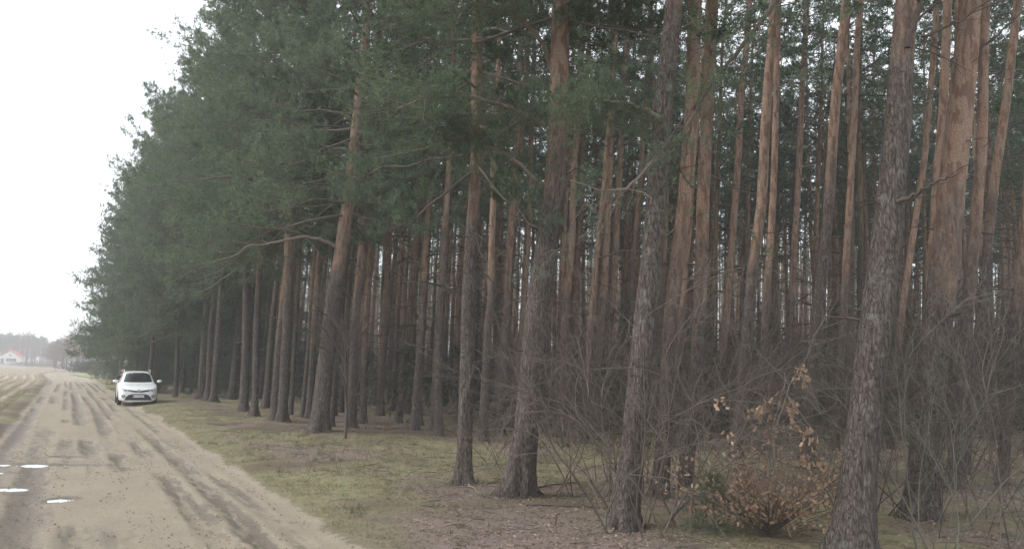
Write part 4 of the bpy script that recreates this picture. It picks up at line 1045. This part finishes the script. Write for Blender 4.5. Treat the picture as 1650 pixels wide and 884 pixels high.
    def slab(name, x0, x1, z0, z1, y, mat, par, th=.01):
        V = [(x, yy, z) for yy in (y, y + th) for z in (z0, z1) for x in (x0, x1)]
        return mesh_obj(name, V, [(0, 1, 3, 2), (4, 6, 7, 5), (0, 2, 6, 4), (1, 5, 7, 3), (2, 3, 7, 6), (0, 4, 5, 1)], mat, par)
    pl = slab('number_plate', -.26, .26, .385, .50, yp, PLW, root)
    slab('plate_band', -.255, -.215, .39, .495, yp - .003, PLB, pl, .003)
    cu = bpy.data.curves.new('plate_text', 'FONT'); cu.body = 'WO 6A533'; cu.size = .105; cu.align_x = 'CENTER'; cu.extrude = .001
    tx = bpy.data.objects.new('plate_text', cu); COL.objects.link(tx); tx.parent = pl; tx.location = (.02, yp - .003, .407); tx.rotation_euler = (math.pi / 2, 0, 0); cu.materials.append(BLK); dg = bpy.context.evaluated_depsgraph_get(); tm_ = bpy.data.meshes.new_from_object(tx.evaluated_get(dg)); mw = tx.matrix_basis.copy(); bpy.data.objects.remove(tx); tx = link('plate_text', tm_, None, pl); tx.matrix_basis = mw
    # wipers
    T = Tubes(); T.add([(-.35, 1.10, 1.10), (.05, 1.13, 1.115), (.2, 1.14, 1.12)], .008, 4); T.build('wiper', BLK, root)
    patch('hood_seam', [(-.70, .93), (.70, .93), (.70, .938), (-.70, .938)], BLK, n=2, off=.003)
    return root
cp = on_ground(222, 652); u_, v_ = toUV(cp.x, cp.y)
car = build_car((cp.x, cp.y, gz(cp.x, cp.y) + .02), -AZ - R(1.0)); car.scale = (1.03, 1.03, 1.07)

# ------------------------------------------------------------------ the person standing behind the car
def build_person(loc, rz, h=1.82):
    root = thing('person', 'person in a dark jacket standing behind the parked car', 'person', loc, rz)
    SK = flat('skin', (.50, .33, .25), .6, var=.05); JK = flat('dark_jacket', (.045, .045, .065), .85); TRS = flat('dark_trousers', (.03, .035, .05), .85); HR = flat('hair', (.09, .06, .04), .8); SHO = flat('shoe', (.02, .02, .02), .6)
    s = h / 1.8
    def skin(name, verts, edges, rad, mat, root_i=0, lv=1):
        me = bpy.data.meshes.new(name); me.from_pydata([tuple(c * s for c in v) for v in verts], edges, []); o = link(name, me, mat, root)
        o.modifiers.new('k', 'SKIN'); md = o.modifiers.new('s', 'SUBSURF'); md.levels = md.render_levels = lv
        for i, v in enumerate(me.skin_vertices[0].data):
            v.radius = (rad[i] * s,) * 2 if not isinstance(rad[i], tuple) else tuple(c * s for c in rad[i]); v.use_root = i == root_i
        return o
    # body (skin) as one surface: pelvis, spine, neck, arms with hands, legs
    V = [(0, 0, .95), (0, 0, 1.2), (0, .01, 1.42), (0, 0, 1.53), (0, -.01, 1.6), (.19, .01, 1.43), (.25, .02, 1.15), (.24, -.06, .92), (-.19, .01, 1.43), (-.25, .02, 1.15), (-.24, -.06, .92),
         (.10, 0, .88), (.11, -.01, .50), (.11, .02, .09), (-.10, 0, .88), (-.11, -.01, .50), (-.11, .02, .09)]
    Eg = [(0, 1), (1, 2), (2, 3), (3, 4), (2, 5), (5, 6), (6, 7), (2, 8), (8, 9), (9, 10), (0, 11), (11, 12), (12, 13), (0, 14), (14, 15), (15, 16)]
    rd = [.11, .10, .10, .05, .05, .05, .038, .026, .05, .038, .026, .075, .05, .035, .075, .05, .035]
    skin('body', V, Eg, rd, SK)
    skin('jacket', [(0, 0, .88), (0, 0, 1.15), (0, .01, 1.40), (0, .005, 1.50), (.20, .01, 1.43), (.26, .02, 1.15), (.245, -.05, .95), (-.20, .01, 1.43), (-.26, .02, 1.15), (-.245, -.05, .95)],
         [(0, 1), (1, 2), (2, 3), (2, 4), (4, 5), (5, 6), (2, 7), (7, 8), (8, 9)], [(.17, .13), (.16, .13), (.16, .12), .075, .075, .06, .045, .075, .06, .045], JK)
    skin('trousers', [(0, 0, .92), (.10, 0, .84), (.11, -.01, .50), (.11, .02, .10), (-.10, 0, .84), (-.11, -.01, .50), (-.11, .02, .10)], [(0, 1), (1, 2), (2, 3), (0, 4), (4, 5), (5, 6)], [.14, .095, .07, .055, .095, .07, .055], TRS)
    for sg in (1, -1):
        skin('shoe', [(sg * .11, .04, .05), (sg * .115, -.08, .045), (sg * .12, -.17, .035)], [(0, 1), (1, 2)], [.05, .045, .035], SHO)
        vs = [(sg * .24, -.06, .92), (sg * .24, -.075, .85)]; es = [(0, 1)]; rr = [.026, .03]
        for q, (dx, L) in enumerate(((-.025, .07), (-.008, .08), (.009, .075), (.025, .06))):
            i = len(vs); vs += [(sg * (.24 + dx * .3), -.08 + dx, .81), (sg * .235, -.085 + dx, .81 - L)]; es += [(1, i), (i, i + 1)]; rr += [.010, .008]
        i = len(vs); vs += [(sg * .225, -.12, .84), (sg * .225, -.13, .80)]; es += [(1, i), (i, i + 1)]; rr += [.011, .009]
        skin('hand', vs, es, rr, SK, 0, 1)
    bm = bmesh.new(); bmesh.ops.create_uvsphere(bm, u_segments=24, v_segments=18, radius=1)
    for v in bm.verts:
        x, y, z = v.co; k = 1 - .22 * max(0, -z) ** 1.5
        v.co = Vector((x * .078 * k, y * .098 * k - (.012 if (abs(x) < .25 and y < -.7 and -.35 < z < .1) else 0) + (.006 if (y < -.6 and .1 < z < .35 and .2 < abs(x) < .6) else 0), z * .118 + 1.69)) * s
    for f in bm.faces: f.smooth = True
    me = bpy.data.meshes.new('h'); bm.to_mesh(me); bm.free(); hd = link('head', me, SK, root)
    EYE = flat('eye', (.04, .03, .03), .3); LIP = flat('lips', (.36, .17, .14), .5)
    def blob(name, c, r, mat):
        bm = bmesh.new(); bmesh.ops.create_uvsphere(bm, u_segments=12, v_segments=8, radius=1)
        for v in bm.verts: v.co = Vector([(c[i] + v.co[i] * r[i]) * s for i in range(3)])
        me = bpy.data.meshes.new(name); bm.to_mesh(me); bm.free(); link(name, me, mat, hd)
    for sg in (1, -1): blob('eye', (sg * .03, -.088, 1.70), (.011, .008, .007), EYE); blob('ear', (sg * .078, .005, 1.685), (.012, .022, .033), SK)
    blob('nose', (0, -.105, 1.675), (.012, .017, .022), SK); blob('mouth', (0, -.088, 1.635), (.024, .008, .007), LIP)
    blob('hair', (0, .018, 1.735), (.086, .098, .088), HR)
pp = at_depth(197, 610, 46.5); build_person((pp.x, pp.y, gz(pp.x, pp.y)), -AZ)

# ------------------------------------------------------------------ far side of the field: houses and trees
WALLW = flat('white_render', (.74, .73, .71), .85, var=.05, scale=1); ROOFR = flat('red_roof', (.62, .14, .09), .7, var=.12, scale=3); WIN = glass_mat('window_glass', (.05, .06, .08), .1)
FRM = flat('window_frame', (.55, .55, .56), .6); BRICK_ = flat('brick_chimney', (.45, .13, .09), .8); GREYR = flat('grey_roof', (.27, .25, .29), .8); HEDG = flat('cut_grass', (.22, .27, .10), .9)
def box(name, x0, x1, y0, y1, z0, z1, mat, par):
    V = [(x, y, z) for z in (z0, z1) for y in (y0, y1) for x in (x0, x1)]
    return mesh_obj(name, V, [(0, 2, 3, 1), (4, 5, 7, 6), (0, 1, 5, 4), (2, 6, 7, 3), (0, 4, 6, 2), (1, 3, 7, 5)], mat, par)
def house(name, lab, px, py_base, dep, W, L, he, hr, rot, wall, roofm, detail=True):
    c = at_depth(px, py_base, dep); root = thing(name, lab, 'house', (c.x, c.y, c.z - .0), rot)
    w = W / 2
    V = [(-w, 0, 0), (w, 0, 0), (w, 0, he), (0, 0, hr), (-w, 0, he), (-w, L, 0), (w, L, 0), (w, L, he), (0, L, hr), (-w, L, he)]
    V = [(x, y, z - (1.0 if z == 0 else 0)) for x, y, z in V]
    mesh_obj('wall', V, [(0, 1, 2, 3, 4), (5, 9, 8, 7, 6), (0, 4, 9, 5), (1, 6, 7, 2)], wall, root)
    ov = .45; sl = (hr - he) / w
    V = []
    for y in (-ov, L + ov):
        for dz in (.06, .26): V += [(-w - ov, y, he - sl * ov + dz), (0, y, hr + dz), (w + ov, y, he - sl * ov + dz)]
    mesh_obj('roof', V, [(0, 1, 4, 3), (1, 2, 5, 4), (6, 9, 10, 7), (7, 10, 11, 8), (3, 4, 10, 9), (4, 5, 11, 10), (0, 6, 7, 1), (1, 7, 8, 2), (0, 3, 9, 6), (2, 8, 11, 5)], roofm, root)
    if detail:
        fr = box('window', -1.4, 2.4, -.06, .02, 1.1, 2.5, FRM, root); 
        for q in range(4): box('pane', -1.32 + q * .93, -.52 + q * .93, -.09, -.05, 1.18, 2.42, WIN, fr)
        d_ = box('door', -3.3, -2.2, -.06, .02, .0, 2.4, WIN, root); box('door_frame', -2.9, -2.8, -.09, -.05, 0, 2.4, FRM, d_)
        fr = box('attic_window', -.25, .55, -.06, .02, 3.4, 4.1, FRM, root); box('pane', -.15, .45, -.09, -.05, 3.5, 4.0, WIN, fr)
        ch = box('chimney', -.9, -.1, L * .4, L * .4 + .9, hr - .6, hr + 1.3, BRICK_, root)
    return root
HD = 340
house('house', 'white house with a red tiled roof at the far side of the field', 15, 586.5, HD, 8.4, 9, 3.0, 5.6, R(22), WALLW, ROOFR)
# side wing roof seen right of the gable
house('white_cottage', 'pale cottage with a grey roof half hidden behind trees past the road bend', 153, 592, 270, 6, 8, 2.3, 5.2, R(100), WALLW, GREYR, False)
# far trees
rng = np.random.default_rng(9)
def far_variant(seed, h, kind):
    rng = np.random.default_rng(seed); T = Tubes(); tips = []
    if kind == 'pine':
        T.add([(0, 0, -1), (.1, 0, h * .5), (0, .1, h * .97)], [.2, .15, .05], 6); n = 620
        zt = rng.random(n); q = rng.normal(size=(n, 3)) * 1.25 * (1.2 - zt)[:, None]; q[:, 2] = h * (.42 + .56 * zt) + rng.normal(size=n) * .3
        V, Fc = blades(q, q * np.array([.4, .4, 0]) + rng.normal(size=(n, 3)) * .5 + [0, 0, .4], np.full(n, .5), 6, .34, .12, rng, 1.1)
    else:
        r_ = .16 if kind == 'birch' else .2
        T.add([(0, 0, -1), (.15, 0, h * .3), (-.1, .1, h * .6), (.1, 0, h * .97)], [r_, r_ * .8, r_ * .5, .03], 6)
        n = 24; q = []
        B = Tubes()
        for j in range(n):
            z = h * (.25 + .7 * (j / n)); az = rng.random() * 6.28; L = h * .28 * (1.2 - z / h)
            grow(B, np.array([0, 0, z]), np.array([math.cos(az), math.sin(az), .9]), L * 1.2, .085, 2, rng, tips, .15, .1, 4, 5, 3)
        return T, B
    return T, (V, Fc)
FV = {}
for kind, mt in (('pine', FARG), ('birch', FARTWIG), ('bare', FARTWIG)):
    FV[kind] = []
    for i in range(3):
        T, c = far_variant(500 + i + len(kind) * 10, 12, kind)
        o = T.build('t', BIRCH if kind == 'birch' else TWIG); tm = o.data; bpy.data.objects.remove(o)
        o = c.build('c', FARTWIG) if isinstance(c, Tubes) else mesh_obj('c', c[0], c[1], FARG); cm = o.data; bpy.data.objects.remove(o)
        FV[kind].append((tm, cm))
def far_tree(kind, x, y, z, s, sx=1.0, label='', group=None, name=None):
    tm, cm = FV[kind][int(rng.integers(3))]
    root = thing(name or {'pine': 'pine_tree', 'birch': 'birch_tree', 'bare': 'bare_tree'}[kind], label, 'tree', (x, y, z), rng.random() * 6.28, group); root.scale = (s * sx, s * sx, s)
    link('trunk', tm, None, root); link('crown', cm, None, root); return root
for i in range(52):
    px = -60 + 150 * (i / 52) + rng.normal() * 2; dep = 385 + 45 * rng.random(); c = at_depth(px, 587, dep)
    far_tree('pine', c.x, c.y, .6, (1.12 - .0015 * max(0, px)) * (.92 + .2 * rng.random()) * (1 if px < 70 else .85), 1.3, 'grey-green pine of the far wood behind the red-roofed house', 'pines of the far wood')
for i in range(26):
    px = 8 + 92 * rng.random(); dep = 355 + 25 * rng.random(); c = at_depth(px, 588, dep)
    far_tree('bare', c.x, c.y, .5, (.5 + .3 * rng.random()) * (1.15 - px / 300), 1.5, 'brownish leafless tree before the far wood', 'leafless trees before the far wood')
for px, s_, lab in ((29, 1.15, 'white-stemmed birch nearest the red-roofed house'), (38, 1.1, 'white birch, second from the red-roofed house'), (46, 1.18, 'tall bright birch, third from the red-roofed house'), (64, .9, 'pale birch among brown bushes midway along the far wood'), (72, .8, 'short birch right of the midway birch')):
    c = at_depth(px, 588, 350); far_tree('birch', c.x, c.y, .5, s_, 1.0, lab, 'birches before the far wood')
# trees round the bend of the road
for px, py, dep, kind, s_, sx, lab in ((121, 596, 176, 'bare', .80, 1.5, 'big leafless tree standing beside the far bend of the road'), (106, 592, 230, 'bare', .70, 1.6, 'leafless tree left of the big roadside tree'), (98, 591, 260, 'bare', .72, 1.6, 'leafless tree where the road meets the far wood'), (133, 594, 200, 'bare', .85, 1.4, 'leafless tree right of the big roadside tree'), (91, 590, 280, 'pine', .8, 1.3, 'dark pine standing above the road end'),
        (112, 590, 300, 'bare', .9, 1.5, 'leafless tree far behind the road bend'), (143, 590, 280, 'bare', .9, 1.5, 'leafless tree behind the pale cottage'), (155, 590, 260, 'bare', .95, 1.5, 'leafless tree right of the pale cottage')):
    c = at_depth(px, py, dep); far_tree(kind, c.x, c.y, max(0, c.z) * 0, s_, sx, lab, 'trees round the road bend')
for i in range(18):
    px = 84 + 72 * rng.random(); dep = 215 + 75 * rng.random(); c = at_depth(px, 590, dep)
    far_tree('bare' if i % 4 else 'pine', c.x, c.y, -.3, .55 + .3 * rng.random(), 1.6, 'leafless or dark tree in the thicket round the end of the road', 'thicket at the end of the road')
def far_bush(px, py, dep, w, h, lab, mat=UNDER):
    c = at_depth(px, py, dep); n = 500; q = rng.normal(size=(n, 3)) * np.array([w * .35, .8, 0]); q[:, 2] = h * rng.random(n) * (1 - .3 * np.abs(q[:, 0]) / w)
    V, Fc = blades(q, rng.normal(size=(n, 3)) + [0, 0, .5], np.full(n, .3), 7, .3, .1, rng); o = mesh_obj('bush', V, Fc, mat); o.location = (c.x, c.y, gz(c.x, c.y)); o['label'] = lab; o['category'] = 'bush'; o['group'] = 'far bushes'
far_bush(132, 597, 170, 5, 2.3, 'round dark bush right of the big roadside tree'); far_bush(144, 598, 160, 4, 1.8, 'dark clipped bush before the pale cottage'); far_bush(37, 589, 330, 13, 1.5, 'low dark hedge right of the red-roofed house')
far_bush(60, 590, 320, 14, 2.2, 'brown scrub at the end of the field', FARTWIG); far_bush(80, 591, 300, 12, 3.6, 'taller brown scrub where the field meets the trees', FARTWIG); far_bush(96, 592, 290, 8, 2.5, 'brown scrub beside the end of the road', FARTWIG)
far_bush(154, 598, 150, 4, 2.2, 'dark bush between the pale cottage and the roadside evergreen')
# lawn by the bend
a_ = [on_ground(112, 602), on_ground(150, 603), on_ground(153, 609), on_ground(135, 607)]
V = [(p.x, p.y, max(gz(p.x, p.y), -.02) + .07) for p in a_]
o = mesh_obj('lawn', V, [(0, 1, 2, 3)], HEDG, kind='structure')

# ------------------------------------------------------------------ haze: one even body of air round everything
if HAZE > 0:
    hb = box('haze', -900, 900, -60, 950, -3, 40, None, None); hb['kind'] = 'stuff'
    m = bpy.data.materials.new('air'); m.use_nodes = True; t = m.node_tree; t.nodes.clear()
    o_ = t.nodes.new('ShaderNodeOutputMaterial'); pv = t.nodes.new('ShaderNodeVolumePrincipled')
    pv.inputs['Color'].default_value = (1, .985, .96, 1); pv.inputs['Density'].default_value = HAZE; pv.inputs['Anisotropy'].default_value = .2
    t.links.new(pv.outputs[0], o_.inputs['Volume']); hb.data.materials.append(m)
    tag(hb, 'thin pale air over the road, the field and the wood', 'haze')
